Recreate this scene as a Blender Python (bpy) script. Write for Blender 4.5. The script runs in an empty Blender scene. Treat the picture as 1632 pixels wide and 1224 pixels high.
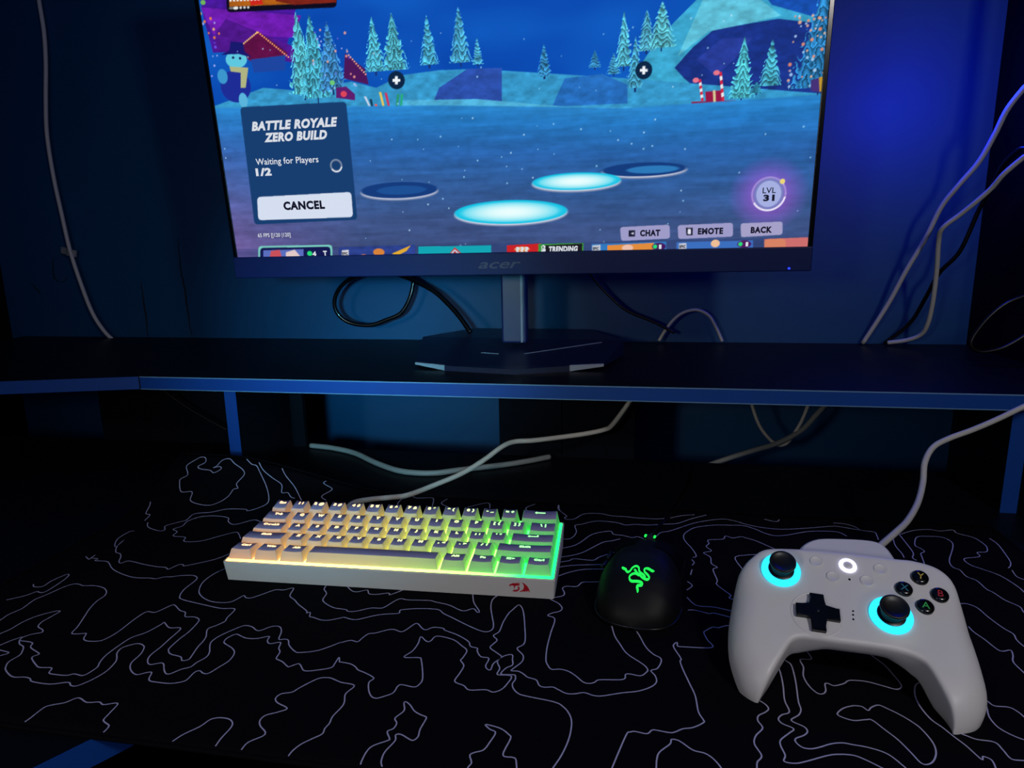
import bpy, bmesh, math, random
import numpy as np
from mathutils import Vector, Matrix
from mathutils.geometry import delaunay_2d_cdt
PI = math.pi
COL = bpy.context.scene.collection
sc = bpy.context.scene
# ============ camera ============
CAM_AXES = [[0.98385, 0.17816, -0.017], [-0.02029, 0.20545, 0.97846], [-0.17782, 0.96232, -0.20574]]      # rows: right, up, forward
cd = bpy.data.cameras.new('camera'); cam = bpy.data.objects.new('camera', cd); COL.objects.link(cam)
cd.sensor_width = 36; cd.lens = 1076.7/1632*36; cd.clip_start = .01
r_, u_, f_ = CAM_AXES
cam.matrix_world = Matrix(((r_[0], u_[0], -f_[0], 0), (r_[1], u_[1], -f_[1], 0), (r_[2], u_[2], -f_[2], 0.2905), (0, 0, 0, 1)))
sc.camera = cam
# ============ light ============
wd = bpy.data.worlds.new('world'); sc.world = wd; wd.use_nodes = True
bg = wd.node_tree.nodes['Background']; bg.inputs[0].default_value = (.07, .18, .62, 1); bg.inputs[1].default_value = .22
def area(name, loc, target, size, power, col, shape='DISK'):
    l = bpy.data.lights.new(name, 'AREA'); l.shape = shape; l.size = size; l.energy = power; l.color = col
    o = bpy.data.objects.new(name, l); COL.objects.link(o); o.location = loc
    o.rotation_euler = (Vector(target)-Vector(loc)).to_track_quat('-Z', 'Y').to_euler(); return o
def point(name, loc, power, col, r=.03):
    l = bpy.data.lights.new(name, 'POINT'); l.energy = power; l.color = col; l.shadow_soft_size = r
    o = bpy.data.objects.new(name, l); COL.objects.link(o); o.location = loc; return o
area('room_lamp', (.46, -.15, .68), (0, .45, 0), .14, 3.6, (1.0, .95, .93))
area('low_lamp', (-.50, -.60, .42), (-.2, .95, .06), .14, .55, (1.0, .93, .82)).data.spread = math.radians(75)
area('teal_wall_fill', (-.05, -.45, .33), (-.42, 1.1, .14), .10, .34, (.15, .78, 1.0)).data.spread = math.radians(24)  # unseen fill added to brighten the wall below monitor and shelf
point('led_strip', (.37, .95, .48), 1.7, (.01, .03, 1.0), .03)
vs_ = sc.view_settings; sc.display_settings.display_device = 'sRGB'
vs_.view_transform = 'Standard'; vs_.look = 'None'; vs_.exposure = 0; vs_.gamma = 1; vs_.use_curve_mapping = False
# ============ materials ============
def lin(c): return tuple(((x/255)/12.92 if x/255 <= .04045 else ((x/255+.055)/1.055)**2.4) for x in c)
def pbr(name, col, rough=.5, metal=0, spec=.5, noise=0, scale=50, bump=0, bscale=300, srgb=True, coat=0):
    m = bpy.data.materials.new(name); m.use_nodes = True; nt = m.node_tree; b = nt.nodes['Principled BSDF']
    c = lin(col) if srgb else col
    b.inputs['Base Color'].default_value = (*c, 1); b.inputs['Roughness'].default_value = rough; b.inputs['Metallic'].default_value = metal
    b.inputs['Specular IOR Level'].default_value = spec; b.inputs['Coat Weight'].default_value = coat
    tc = nt.nodes.new('ShaderNodeTexCoord')
    n = nt.nodes.new('ShaderNodeTexNoise'); n.inputs['Scale'].default_value = scale; n.inputs['Detail'].default_value = 4
    nt.links.new(tc.outputs['Object'], n.inputs['Vector'])
    mx = nt.nodes.new('ShaderNodeMix'); mx.data_type = 'RGBA'
    k = max(noise, .03); mx.inputs[6].default_value = (*[x*(1-k) for x in c], 1); mx.inputs[7].default_value = (*[min(x*(1+k), 1) for x in c], 1)
    nt.links.new(n.outputs['Fac'], mx.inputs[0]); nt.links.new(mx.outputs[2], b.inputs['Base Color'])
    if bump:
        n2 = nt.nodes.new('ShaderNodeTexNoise'); n2.inputs['Scale'].default_value = bscale; n2.inputs['Detail'].default_value = 5; nt.links.new(tc.outputs['Object'], n2.inputs['Vector'])
        bp = nt.nodes.new('ShaderNodeBump'); bp.inputs['Strength'].default_value = bump; bp.inputs['Distance'].default_value = .002; nt.links.new(n2.outputs['Fac'], bp.inputs['Height']); nt.links.new(bp.outputs['Normal'], b.inputs['Normal'])
    return m
def emit(name, col, s=1., srgb=True):
    m = bpy.data.materials.new(name); m.use_nodes = True; nt = m.node_tree; nt.nodes.clear()
    e = nt.nodes.new('ShaderNodeEmission'); e.inputs[0].default_value = (*(lin(col) if srgb else col), 1); e.inputs[1].default_value = s
    o = nt.nodes.new('ShaderNodeOutputMaterial'); nt.links.new(e.outputs[0], o.inputs[0]); return m
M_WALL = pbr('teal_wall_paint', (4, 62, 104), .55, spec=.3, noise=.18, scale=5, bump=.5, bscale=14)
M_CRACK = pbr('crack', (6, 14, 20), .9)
M_DARKWALL = pbr('near_black_matte', (6, 8, 14), .9, spec=.1)  # near-black matte base for side walls and floor
M_LAM = pbr('dark_laminate', (8, 11, 20), .45, spec=.16, noise=.1, scale=30, bump=.05, bscale=500)
M_BLUE = pbr('blue_edge_banding', (10, 60, 138), .5, spec=.25, noise=.05, scale=20)
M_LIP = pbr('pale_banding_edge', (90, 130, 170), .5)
M_PANEL = pbr('shadow_panel_board', (6, 10, 20), .8, spec=.08)
M_MAT = pbr('mat_cloth', (7, 7, 13), .95, spec=.05, noise=.15, scale=900, bump=.1, bscale=2500)
M_LINE = pbr('mat_print', (168, 166, 198), .95, spec=.05)
M_STITCH = pbr('mat_stitching', (7, 7, 12), .95, spec=.05)
M_GLOSSBLK = pbr('glossy_black', (6, 7, 10), .18)
M_CHIN = pbr('chin_plastic', (7, 25, 80), .5, spec=.25)  # navy puts the reflected blue room light into the plastic's colour
M_PLAST = pbr('black_plastic', (10, 11, 14), .5)
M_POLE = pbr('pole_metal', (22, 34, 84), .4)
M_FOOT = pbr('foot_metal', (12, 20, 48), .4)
M_SILVER = pbr('silver_trim', (130, 140, 155), .4)
M_SILVER2 = pbr('dull_silver', (120, 130, 150), .4)
M_LOGO = pbr('lettering_grey', (52, 54, 84), .5)
M_LED = emit('power_blue', (40, 60, 255), 2.)
M_KCASE = pbr('white_case', (190, 190, 190), .45, spec=.4)
M_KTOP = pbr('keycap_top', (140, 132, 168), .5, spec=.4)  # darker purple than the skirts: weaker light on the tops put into colour
M_RED = pbr('red_print', (170, 12, 30), .5)
M_MOUSE = pbr('mouse_black', (8, 9, 12), .55, spec=.22)
M_MRIM = pbr('mouse_rim', (14, 16, 20), .3)
M_RUB = pbr('wheel_rubber', (8, 8, 9), .8)
M_GREEN = emit('green_light', (40, 255, 95), 1.0)
M_PAD = pbr('controller_white', (205, 203, 204), .42, spec=.4)
M_PAD2 = pbr('controller_shell_back', (190, 190, 205), .42, spec=.4)
M_WELL = pbr('stick_well', (10, 20, 28), .35)
M_STICK = pbr('stick_rubber', (7, 9, 14), .42)
M_BTN = pbr('button_black', (6, 8, 12), .2)
M_CYAN = emit('cyan_light', (45, 215, 250), 1.5)
M_WHITE = emit('white_light', (215, 215, 255), 2.2)
M_LY = pbr('letter_yellow', (190, 165, 70), .5); M_LX = pbr('letter_blue', (40, 110, 130), .5); M_LB = pbr('letter_red', (170, 35, 45), .5); M_LA = pbr('letter_green', (50, 170, 80), .5)
M_CABW = pbr('white_cable_sheath', (178, 176, 172), .5); M_CABGR = pbr('grey_cable_sheath', (128, 132, 134), .5)
M_CABB = pbr('black_cable_sheath', (7, 7, 9), .35); M_CABG = pbr('glossy_cable_sheath', (7, 8, 12), .22)
M_CLIP = pbr('clip_plastic', (115, 120, 124), .5)
M_TXTW = emit('lit_lettering', (225, 230, 240), .9); M_TXTD = emit('dark_lettering', (22, 24, 42), 1.)
def screen_mat():
    m = bpy.data.materials.new('lit_screen'); m.use_nodes = True; nt = m.node_tree; nt.nodes.clear()
    a = nt.nodes.new('ShaderNodeVertexColor'); a.layer_name = 'picture'
    e = nt.nodes.new('ShaderNodeEmission'); e.inputs[1].default_value = 1.0
    o = nt.nodes.new('ShaderNodeOutputMaterial'); nt.links.new(a.outputs[0], e.inputs[0]); nt.links.new(e.outputs[0], o.inputs[0]); return m
M_SCREEN = screen_mat()
def ramp_mat(name, strength, mode):
    """light colour runs along the keyboard: amber - yellow - lime - green"""
    m = bpy.data.materials.new(name); m.use_nodes = True; nt = m.node_tree; nt.nodes.clear(); N = nt.nodes.new; L = nt.links.new
    tc = N('ShaderNodeTexCoord'); g = N('ShaderNodeNewGeometry')
    vt = N('ShaderNodeVectorTransform'); vt.vector_type = 'POINT'; vt.convert_from = 'WORLD'; vt.convert_to = 'WORLD'; L(g.outputs['Position'], vt.inputs[0])
    sx = N('ShaderNodeSeparateXYZ'); L(vt.outputs[0], sx.inputs[0])
    mr = N('ShaderNodeMapRange'); mr.inputs[1].default_value = KB['kx']; mr.inputs[2].default_value = KB['kx']+.29; L(sx.outputs[0], mr.inputs[0])
    cr = N('ShaderNodeValToRGB'); L(mr.outputs[0], cr.inputs[0]); E = cr.color_ramp.elements
    E[0].position = 0; E[0].color = (*lin((255, 165, 75)), 1); E[1].position = 1; E[1].color = (*lin((10, 250, 70)), 1)
    for p, c in ((.25, (255, 200, 85)), (.45, (250, 230, 85)), (.62, (200, 250, 80)), (.78, (110, 250, 70)), (.9, (30, 250, 70))):
        e = E.new(p); e.color = (*lin(c), 1)
    o = N('ShaderNodeOutputMaterial'); em = N('ShaderNodeEmission'); wm = N('ShaderNodeMix'); wm.data_type = 'RGBA'; wm.inputs[0].default_value = mode; wm.inputs[7].default_value = (1, .97, .85, 1); L(cr.outputs[0], wm.inputs[6]); L(wm.outputs[2], em.inputs[0]); em.inputs[1].default_value = strength
    L(em.outputs[0], o.inputs[0])
    return m
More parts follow.
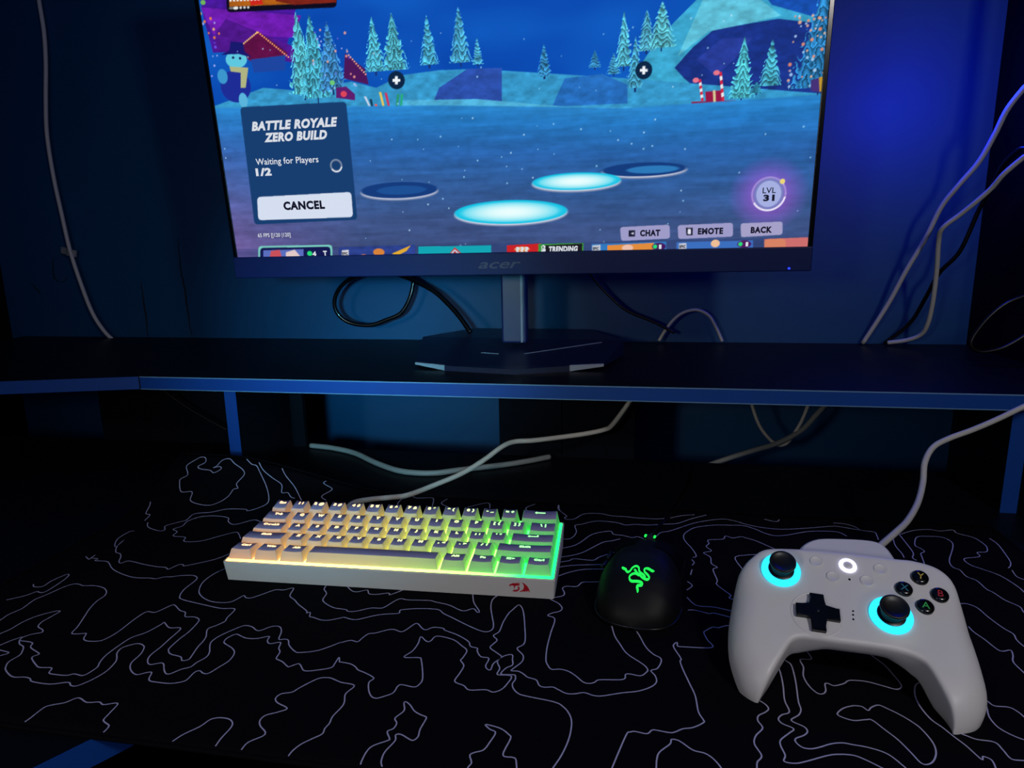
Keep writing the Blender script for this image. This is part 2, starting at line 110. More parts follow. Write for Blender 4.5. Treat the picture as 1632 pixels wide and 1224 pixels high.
# ============ measured data (metres, mat lines and screen in millimetres) ============
MAT_LINES = [[-507.9,574.1,-511.9,571.9,-510.8,553.9,-499.4,537.8,-502.9,554.8,-499.5,540.9,-490.7,528.0,-483.5,525.1,-477.7,518.9,-472.2,510.1,-467.8,507.8,-463.6,512.7,-445.5,508.8,-430.5,506.4,-420.6,506.1,-415.9,503.3,-414.3,505.2,-411.5,513.0,-407.3,513.3,-404.1,511.7,-390.8,522.0,-382.9,529.7,-377.6,540.0],[-512.5,515.1,-504.8,510.3,-504.8,512.9,-505.6,519.0],[-504.8,512.9,-496.9,512.3,-496.6,508.7,-484.4,508.9,-476.9,504.0,-470.4,498.5,-460.9,492.9,-446.5,487.3,-433.6,484.5,-420.9,485.8,-414.4,485.4,-409.2,489.5,-403.5,490.6,-395.6,494.1,-385.5,496.0,-379.0,493.0,-376.9,486.7,-376.7,472.1,-372.8,460.9,-366.4,456.4,-342.7,451.4,-326.7,448.7,-316.4,450.0,-313.7,446.9,-313.3,436.6,-311.9,431.6,-315.0,425.3,-318.7,419.5,-313.9,410.4,-312.1,404.1,-311.5,396.9,-308.9,385.9,-308.5,381.9,-312.2,380.1,-316.3,384.0,-325.7,385.9,-330.6,390.2,-331.5,393.7,-331.8,403.5,-330.9,414.6,-332.5,427.8,-335.4,431.9,-340.7,433.6,-347.5,432.9,-351.8,438.8,-358.0,440.8,-367.5,447.3,-370.5,446.3,-375.9,435.4,-383.2,435.1,-385.1,429.0,-385.5,419.0,-385.3,405.6,-387.1,396.9,-389.8,392.8,-395.5,391.2,-401.0,391.3,-404.8,393.7,-407.8,399.4,-410.2,399.5,-415.6,397.9,-419.8,398.7,-422.2,406.6,-427.9,419.1,-434.1,432.4,-437.3,443.8,-437.5,452.1,-441.3,458.7,-448.8,464.0,-459.1,466.2,-469.8,464.8,-475.0,466.4,-480.8,465.9,-485.2,459.3,-487.9,449.0,-490.1,442.9,-491.9,437.3,-490.3,426.7,-490.1,422.6,-492.9,413.8,-492.1,405.6,-494.1,389.7],[-361.3,514.5,-364.8,510.2,-368.3,499.7,-368.4,486.1,-362.6,472.2,-354.5,463.8,-343.3,458.0,-333.0,456.8,-324.8,458.9,-321.7,464.6,-319.5,470.2,-315.7,467.3,-311.2,467.6,-305.9,473.3,-298.0,483.0,-290.7,483.9,-283.8,488.2,-280.6,475.9,-273.2,470.0,-267.1,464.3,-255.3,455.6,-253.8,452.7,-251.2,453.7,-248.7,448.0,-245.8,447.5,-237.5,444.8,-230.8,445.6,-223.1,450.1,-220.9,451.1,-213.9,449.2,-208.3,450.3,-200.2,455.9,-192.2,460.0,-180.7,463.1,-180.8,467.3,-178.0,469.4,-166.0,472.6,-154.9,473.6,-149.4,472.6,-144.7,468.2,-136.6,463.5,-122.7,455.2,-111.5,449.4,-105.6,448.4,-102.2,451.7,-102.4,458.4,-106.3,471.2,-109.7,483.0,-110.9,492.7,-109.6,499.1,-106.1,503.9],[-257.7,498.8,-256.9,490.7,-251.5,483.8,-250.0,473.7,-244.1,468.0,-235.5,463.4,-228.7,462.6,-223.9,461.9,-222.2,460.1,-216.2,460.7,-205.6,467.3,-198.0,468.3,-194.6,471.0,-189.6,481.8,-185.8,485.1,-179.6,484.1,-162.2,485.8,-156.4,484.3,-144.0,481.3,-130.9,474.4,-123.4,478.9,-118.8,474.1,-117.8,476.3,-124.6,487.5,-128.4,498.8,-129.4,503.8],[-240.4,499.4,-236.7,495.4,-230.9,490.7,-226.2,490.6,-219.5,494.4,-215.7,488.9,-209.5,488.5,-199.8,492.3,-197.9,489.6,-195.2,492.2,-189.3,499.0],[-209.1,418.9,-220.8,406.9,-233.0,402.1,-237.5,402.7,-245.4,409.1,-249.4,415.1,-252.9,416.0,-257.1,415.3,-260.0,424.1,-264.0,430.1,-268.2,431.4,-272.4,429.5,-278.4,423.3,-286.2,427.5,-292.1,428.5,-295.7,425.8,-302.0,416.3,-305.1,409.0,-304.9,402.2,-299.0,392.4,-297.6,386.4,-300.4,379.7,-301.5,374.3,-306.3,370.8,-310.4,365.4,-313.4,364.8,-317.9,368.6,-324.2,375.3,-331.5,372.4,-336.4,375.7,-339.3,382.4,-338.8,392.9,-339.3,404.2,-339.2,408.9,-340.4,417.5,-348.5,416.6,-352.7,418.4,-358.9,422.9,-359.2,419.8,-363.0,408.2,-369.2,400.3,-371.0,390.6,-371.6,378.0,-369.8,370.0,-368.2,366.7,-366.9,363.8,-367.6,357.9,-369.8,353.9,-377.1,354.6,-380.8,352.4,-388.8,352.0,-395.4,352.8,-397.4,357.1,-399.9,358.2,-407.5,357.3,-412.7,359.5,-423.1,366.4,-421.7,370.3,-423.1,372.1,-434.9,377.2,-439.2,382.7,-450.9,383.6],[-451.3,383.5,-452.6,387.5,-449.5,392.2,-443.8,395.8,-446.2,399.0,-453.5,402.4,-456.3,408.6,-455.4,416.5,-455.1,424.9,-460.6,422.9,-468.6,414.1,-471.7,404.7,-472.0,395.8,-474.5,389.1,-476.8,378.3],[-465.4,367.9,-460.5,376.1,-457.9,382.3,-453.5,388.3],[-451.3,383.5,-446.9,379.6,-441.1,377.1,-436.0,370.7,-434.6,366.9,-435.4,360.0,-433.0,355.2,-429.2,351.2,-421.7,346.9,-415.4,345.0,-408.3,346.2,-403.0,345.2,-399.0,342.8,-384.5,342.3,-373.9,345.9,-368.9,343.2,-364.1,344.1,-359.2,352.2,-357.0,361.0,-358.4,370.5,-360.9,375.3,-365.3,380.7,-366.8,386.6,-363.0,391.6,-358.0,394.0,-351.8,391.5,-348.5,385.9,-347.1,380.4,-346.8,373.2,-343.8,367.5,-338.3,362.8,-332.9,360.7,-328.0,363.7,-324.4,364.4,-320.5,356.8,-313.5,355.5,-303.3,355.8,-296.7,358.6,-294.8,361.5,-294.8,369.3,-292.2,371.4,-288.5,369.4,-284.6,369.7,-281.5,377.0,-278.7,385.3,-280.2,393.9,-285.1,399.2,-293.9,403.8,-296.2,406.0,-296.6,410.6,-293.0,416.4,-286.9,414.4,-281.7,412.8,-273.7,413.7,-266.5,417.6,-264.7,412.3,-260.7,408.9,-253.9,411.7,-251.4,404.9,-248.0,400.3,-247.0,393.7,-245.4,391.9,-240.2,389.8,-233.8,385.3,-231.9,386.1,-228.1,389.4,-225.3,387.8,-219.9,382.7,-211.6,384.7,-203.1,388.9,-202.6,393.6,-202.7,400.9,-200.2,396.1,-198.8,395.9,-192.1,395.1,-187.3,392.8,-183.5,389.4,-177.2,386.9,-169.4,382.6,-170.8,377.7,-168.1,370.4,-164.2,364.8,-160.2,363.0,-156.1,365.3,-151.0,369.9,-150.3,376.8,-148.0,378.8,-139.7,377.7,-136.9,380.3,-136.5,387.6,-143.5,406.6,-146.3,409.3,-156.8,408.3,-153.3,416.2,-152.1,425.8,-152.9,434.5,-148.4,430.7,-145.5,429.1,-143.7,431.0,-142.1,436.5,-136.6,437.0,-127.0,434.1,-119.8,428.1,-114.6,422.9,-115.2,414.5,-116.0,410.7,-112.3,405.1,-113.1,396.2,-114.1,387.6,-107.1,384.3,-102.3,380.5,-91.8,382.4,-86.5,380.8,-81.7,384.2,-78.8,391.0,-77.7,399.0,-86.0,399.0,-87.7,400.3,-87.1,406.1,-89.6,411.4,-90.0,414.9,-86.6,420.8,-81.5,422.8,-80.2,417.3,-79.1,411.2,-82.6,407.5,-85.1,401.8,-84.0,399.9,-77.5,400.6,-75.2,400.0,-74.4,395.5,-75.5,391.6,-74.4,387.2,-70.8,382.6,-65.6,380.5,-49.7,378.2,-44.8,377.0,-41.7,375.5,-36.8,370.2,-33.6,362.5,-33.1,352.7,-34.1,343.1,-36.6,332.3,-40.0,322.9,-42.7,314.5],[-209.1,418.9,-208.9,418.4,-203.1,422.1,-197.3,421.1,-195.7,426.1,-193.2,432.2,-188.2,434.2,-178.1,440.7,-169.9,438.6,-166.8,441.8,-163.0,450.3,-160.2,450.8,-155.7,445.9,-151.8,444.0,-147.2,448.1,-139.3,447.9,-137.4,445.6,-126.4,441.0,-116.2,434.0,-113.2,428.3,-107.8,426.7,-107.0,423.3,-102.9,417.2,-97.0,416.2,-97.3,407.4,-95.0,403.7,-92.9,404.0,-92.5,410.8,-88.5,418.8,-91.5,422.5,-98.5,428.5,-97.6,433.3,-95.6,438.9,-99.5,444.4,-96.3,450.1,-95.7,463.8,-93.9,476.1,-92.1,481.1,-88.5,489.6,-85.6,487.5,-82.5,479.2,-78.7,461.8,-75.0,439.0,-79.2,431.0,-73.8,423.6,-73.2,416.0,-78.5,406.2,-78.2,404.7,-73.9,404.9,-69.9,402.5,-66.6,399.5,-60.6,397.6,-57.7,392.3,-54.1,390.9,-48.6,391.9,-45.0,390.0,-39.2,386.9,-33.8,387.4,-27.9,389.5,-21.6,387.6,-15.7,388.2,-4.4,392.8,6.2,396.3,14.3,401.5,18.5,407.4,18.0,414.1,15.3,418.8,16.4,420.6,19.6,422.7,22.3,430.0,22.0,435.1,17.2,438.9,12.2,446.8,8.2,459.1,5.5,466.4],[-63.7,502.4,-60.9,500.4,-56.2,496.5,-53.0,490.4,-54.5,485.4,-59.9,481.9,-62.9,477.7,-56.9,473.5,-57.7,453.7,-58.0,434.9,-57.0,421.1,-55.1,415.2,-51.8,410.6,-46.0,411.6,-40.1,410.1,-34.7,405.9,-29.3,400.2,-25.1,399.4,-21.8,401.1,-18.5,404.3,-3.4,407.0,-1.7,412.6,1.4,413.6,8.3,412.8,12.5,417.8,12.9,421.0,9.8,426.1,-1.0,436.6,-6.5,448.1,-10.1,456.7,-11.9,464.7,-13.4,473.3],[-63.2,505.1,-60.3,506.2,-54.2,509.9,-53.8,515.1,-56.0,521.5,-53.2,525.7,-44.4,526.8,-40.5,534.3,-33.5,536.1,-23.8,537.9,-15.8,538.3],[-10.5,316.9,-7.6,328.3,-0.5,354.5,1.9,357.7,5.0,358.7,11.7,357.9,14.8,361.5,18.5,361.7,26.4,361.1,32.8,365.4,39.1,367.6,45.7,373.0,45.6,375.6,43.4,382.4,42.7,397.4,40.0,409.8,36.6,424.8,35.4,433.5,36.1,436.7,31.8,449.9,33.2,454.8,34.7,455.7,34.8,451.6,38.3,451.1,58.8,453.4,56.5,462.8,54.9,471.8,57.1,475.4,62.3,480.5,66.1,480.2,72.3,483.9,79.1,485.2],[16.0,323.9,16.5,332.2,16.9,338.0,18.6,344.0,24.8,351.5,25.8,355.3,29.1,355.4,32.1,353.4,37.6,348.6,43.9,347.2,48.1,343.8,51.7,337.7,53.0,332.2],[-86.9,309.5,-87.1,315.2,-86.0,319.0,-88.2,324.3,-86.3,326.8,-81.4,329.8,-79.1,336.4,-77.4,344.6,-81.4,346.9,-84.7,350.5,-75.3,348.6,-69.4,344.4,-67.6,341.1,-69.6,327.8,-64.1,326.7,-61.8,325.6,-60.2,319.7,-58.7,314.2],[-145.4,300.2,-147.0,305.7,-148.1,311.2,-147.1,321.3,-139.3,327.9,-138.5,329.6,-142.0,335.2,-139.2,338.3,-138.9,343.1,-141.4,347.3,-138.2,354.6,-140.6,361.4,-139.6,362.7,-136.0,360.2,-131.6,355.3,-126.6,352.6,-123.6,351.6,-122.2,349.8,-123.0,340.3,-122.3,334.1,-124.1,330.7,-126.8,331.2,-133.1,334.2,-136.0,333.2,-134.7,328.7,-137.4,319.5,-137.2,313.2,-135.7,309.3,-131.3,303.4],[-267.3,304.8,-266.3,306.0,-263.3,313.3,-257.5,321.1,-254.9,327.8,-250.1,330.3,-243.4,330.0,-239.3,327.1,-238.0,322.7,-238.5,313.7,-237.6,304.5],[-190.9,303.8,-191.3,309.9,-188.9,316.7,-184.4,322.2,-180.1,327.1,-180.6,331.7,-179.8,336.5,-180.5,342.6,-178.7,351.3,-178.9,356.4,-181.5,364.2,-179.2,373.0,-189.3,374.8,-194.9,376.8,-199.3,378.1,-205.5,376.9,-209.9,372.0,-214.6,364.9,-217.3,360.2,-223.3,357.6,-224.9,353.1,-221.6,349.1,-212.5,345.0,-216.9,340.6,-222.6,336.9,-223.7,332.0,-220.7,327.4,-215.1,323.2,-214.8,319.7,-220.6,313.4,-220.8,306.1,-217.9,303.0],[-369.4,306.2,-368.6,311.0,-368.4,320.9,-365.2,324.1,-358.9,327.3,-353.9,332.9,-344.9,329.9,-336.9,331.4,-332.3,329.6,-324.1,332.2,-322.3,324.2,-321.5,317.6,-319.2,315.4,-314.2,313.2,-313.1,310.8,-312.9,307.2],[-467.7,374.2,-455.0,370.9,-445.3,369.0,-448.5,364.8,-453.1,360.8],[-515.6,433.5,-505.9,442.0,-501.9,449.5,-498.0,448.7,-494.0,451.0,-494.9,468.5,-497.3,478.4,-501.2,480.8,-504.8,468.7,-504.4,458.4,-511.2,456.6,-516.0,460.4],[102.6,451.0,107.6,444.7,110.0,439.9,109.0,422.6,106.3,402.4,106.1,394.5,103.6,388.9,98.1,383.2,104.4,378.6,105.4,374.7,102.7,371.1,97.2,367.4,97.0,363.8,99.8,360.6,104.2,360.4,109.2,362.4,116.4,366.3,123.1,368.1,128.8,367.5,136.8,366.5,145.6,362.8,151.2,354.0,153.2,349.2],[100.6,440.8,101.0,430.5,100.0,416.8,98.0,401.9,98.6,391.1,93.6,387.5,90.7,383.4,92.1,379.5,97.9,375.9,94.6,371.7,88.7,365.3,87.5,360.5,88.5,352.8,87.0,347.9,93.0,347.4,100.2,350.4,111.0,355.9,117.7,358.2,126.2,358.8,132.0,356.2,138.4,351.7,141.2,349.6],[76.9,402.7,81.8,399.4,85.3,395.9,86.5,391.9,84.0,388.4,79.3,384.4,78.2,379.5,79.9,373.6,74.9,366.4,72.9,359.3,75.4,350.4,72.3,345.2,71.3,340.8,70.6,335.0],[121.2,466.4,123.6,461.1,125.2,450.0,117.5,448.1,117.6,439.3,115.3,429.0,116.6,418.8,120.1,412.2,123.6,412.3,126.0,415.9,127.1,422.3,129.1,423.7,132.7,421.8,139.4,425.1,142.8,428.4,146.5,429.6,154.9,429.5,164.6,426.1,170.2,424.1,173.9,425.8,175.5,429.7,174.7,437.4,172.3,449.9,167.1,460.9,164.1,466.6],[139.0,403.2,132.5,399.9,127.3,394.3,128.3,391.4,134.9,389.0,142.5,390.9,146.1,391.0,150.7,383.5,155.4,375.6,159.0,365.4,161.0,359.0,163.8,357.9,168.1,360.8,172.4,367.8,174.1,376.4,172.1,387.5,169.0,393.2,164.0,399.0,158.9,403.3,154.4,406.1,149.2,403.0,146.5,399.9,143.8,403.1,139.0,403.2],[191.9,435.8,187.0,432.9,183.8,429.1,180.2,419.1,179.3,408.6,181.0,397.5,184.8,390.9,188.1,383.7,191.7,376.6,195.2,366.8,197.1,369.3,200.4,367.3,199.8,361.5,198.1,356.4],[191.9,387.6,195.5,385.6,200.0,383.3,208.9,382.4,210.5,376.4,211.6,369.8,217.8,369.5,226.5,369.5],[219.2,424.3,222.3,420.7,224.5,416.5,232.7,416.4,235.9,412.3,236.9,408.3,238.8,398.8],[221.3,423.6,219.0,413.8,216.4,405.1,217.0,396.4,221.1,390.8,226.5,387.2,234.2,384.4],[249.8,509.9,250.2,502.8,253.3,493.4,257.0,480.1,264.5,482.0,263.1,475.5,259.3,467.0,260.0,455.2,259.8,446.3],[256.8,544.0,261.7,544.9,265.1,543.9,268.8,538.9,270.5,526.2,273.8,511.8,277.1,504.1,275.5,496.5,276.3,488.4,280.3,480.8],[258.0,612.3,261.5,627.5,263.1,634.0,268.1,639.1,266.9,645.6,264.7,652.0,272.9,670.6,283.2,674.6,296.9,674.0,301.1,663.9,296.3,650.0,284.1,626.5,280.3,615.9,280.2,608.6,283.6,604.5,283.7,593.1,288.8,586.3,289.8,572.4,292.6,566.7,295.7,555.3,301.7,546.0,300.6,537.5,305.0,529.5],[254.7,679.2,251.2,668.7,246.4,649.1,246.2,631.4,245.0,622.9],[258.9,674.8,258.5,662.8,257.0,635.5,252.5,624.2,254.0,618.8],[258.9,674.8,275.4,686.7,291.6,691.7,301.1,689.3,314.3,693.8,314.9,686.2,325.9,677.3,328.7,663.3,327.3,654.2,322.8,646.1,314.2,643.5,312.2,634.8,296.9,628.3,296.9,616.3,304.2,608.4,312.2,598.9,316.6,583.1,317.2,571.2,315.2,549.6],[339.8,677.8,341.1,665.1,337.8,644.7,334.1,627.9,329.7,618.8,326.0,614.5],[327.3,611.0,325.2,599.2,328.4,594.1],[25.1,637.8,29.2,646.9,38.4,652.2,51.9,664.6,51.7,664.6,68.4,678.6,92.7,689.8,105.9,686.5,115.3,679.9,128.6,674.1,144.3,671.8,159.7,674.1,186.3,682.2,200.4,686.8,207.3,686.5,226.2,680.2,237.0,677.5,236.7,669.1,235.1,659.5],[56.3,595.8,59.9,599.5,57.2,614.2,51.6,631.8,51.5,644.2,56.2,654.5,65.2,665.0,83.5,673.0,99.2,674.9,112.6,675.8,123.6,668.0,130.3,660.4,139.2,655.3,151.6,658.6,173.6,670.0,194.1,673.7,203.3,671.8,207.8,663.8],[135.1,623.3,129.6,629.1,119.2,640.6,110.3,646.3,106.6,648.2,98.2,644.1,94.6,646.5,91.2,647.4,88.4,640.2,75.7,636.8,73.4,632.7,74.1,628.2,70.8,620.8,74.7,612.2,67.1,607.1,72.4,598.8,72.0,586.2,76.3,579.2,72.2,574.3,73.7,555.4,72.4,547.9,77.6,537.9,81.7,530.9,79.9,526.4,84.1,524.0,91.9,521.8],[119.2,612.1,112.3,609.8,106.5,608.2,94.5,601.3,98.0,578.0,100.0,564.9],[46.1,522.2,50.4,513.1,55.0,509.8,66.2,509.8,79.3,506.0,89.1,502.6],[45.5,502.3,51.2,502.9,61.2,499.5,65.3,500.8,75.8,497.0,84.6,492.9],[55.0,591.4,56.9,586.1,54.6,579.9],[48.4,549.1,51.9,542.5,46.9,534.3],[54.0,572.0,51.9,561.7],[136.4,695.8,144.8,691.1,149.7,692.6,151.1,697.0],[203.6,695.2,213.5,695.0,221.2,689.6,224.8,682.0],[-79.9,705.7,-78.7,692.4,-68.1,675.7,-69.8,671.7,-67.3,667.0,-59.2,669.0,-49.9,683.7,-32.7,686.9,-20.0,682.5,-6.3,682.4,4.7,680.8,23.6,680.7,34.4,683.2],[39.8,684.7,51.0,692.5,66.2,697.9],[-68.8,617.9,-58.7,620.3,-54.2,635.7,-56.9,651.8,-49.9,656.7,-35.7,666.6,-15.4,665.7,-5.9,660.7,4.7,663.7,16.6,663.8,36.5,669.0,47.2,672.5,62.7,686.9,78.4,698.6],[-66.4,596.5,-54.6,604.4,-47.9,613.9,-37.7,633.5,-21.2,643.3,-17.1,636.3,-8.0,634.8,0.9,631.3,6.7,633.9,12.3,629.8],[-64.4,578.7,-46.0,589.9,-27.7,615.1,-17.9,621.1,-10.4,626.6],[-63.4,569.0,-55.4,573.1,-51.0,577.5,-34.1,577.0,-28.6,584.3,-16.9,594.7,-9.8,600.7],[-62.9,559.2,-49.8,564.8,-20.8,570.6,-13.8,571.9],[-61.6,542.8,-54.3,549.9,-41.1,558.0,-21.6,561.7,-13.5,563.2],[-519.7,703.9,-517.2,705.6,-510.8,705.2,-506.9,698.9,-512.9,692.9,-507.2,689.4,-494.2,688.1,-487.2,684.9,-481.3,690.7,-485.0,694.0,-492.3,692.0,-489.4,694.3,-486.5,702.6,-478.6,705.4,-468.5,699.7,-454.9,693.4,-449.0,686.4,-450.8,672.9,-445.2,666.0,-449.4,663.6,-449.0,651.8,-453.6,641.0,-462.3,634.4,-477.7,635.8,-489.1,640.8,-494.5,652.5,-498.7,655.1,-509.7,654.0,-521.5,668.6,-523.1,674.0,-518.5,680.1,-527.4,691.1,-527.0,695.9,-519.7,703.9],[-457.3,707.7,-447.9,702.3,-441.7,701.6,-433.6,694.4,-413.5,673.4,-399.3,651.0,-403.3,638.9,-412.6,630.7,-417.1,633.1,-437.5,630.4,-451.6,622.8,-468.6,617.4,-469.4,605.0,-476.0,598.9,-483.5,590.2,-478.0,581.7,-482.3,578.4,-499.8,585.0,-508.3,595.0],[-440.9,706.5,-430.2,697.2,-414.4,689.0,-399.6,681.9,-392.8,669.2,-386.4,670.8,-379.2,664.3,-373.8,663.1],[-410.9,705.6,-401.9,696.7,-383.1,681.8,-365.0,661.3],[-355.2,704.8,-355.9,699.3,-344.1,694.5,-342.6,689.3,-347.3,675.1,-338.9,668.9],[-535.1,634.5,-530.8,627.7,-524.3,612.7,-517.7,610.8,-514.9,598.5],[-382.6,610.6,-388.3,612.7,-396.9,614.3,-411.1,602.6,-422.0,608.0,-426.2,614.7,-441.4,616.6,-457.7,613.1,-466.4,602.8,-465.2,592.5,-470.0,584.3,-461.6,579.1,-458.9,569.2,-444.8,568.2,-440.5,560.1,-432.4,559.0,-421.1,563.7,-411.5,575.3,-400.8,586.2,-394.8,583.6,-385.9,572.8],[-258.8,708.5,-259.9,701.1,-260.5,686.9,-257.5,676.0],[-251.7,709.8,-244.0,703.5,-228.5,706.8,-223.2,701.6,-219.0,681.6],[-208.0,706.0,-211.3,691.8,-199.6,682.0],[-179.2,684.8,-159.8,700.3,-154.1,685.8],[-106.1,704.0,-114.6,691.5,-109.5,681.0],[-79.3,703.2,-77.0,690.1,-70.6,680.4]]
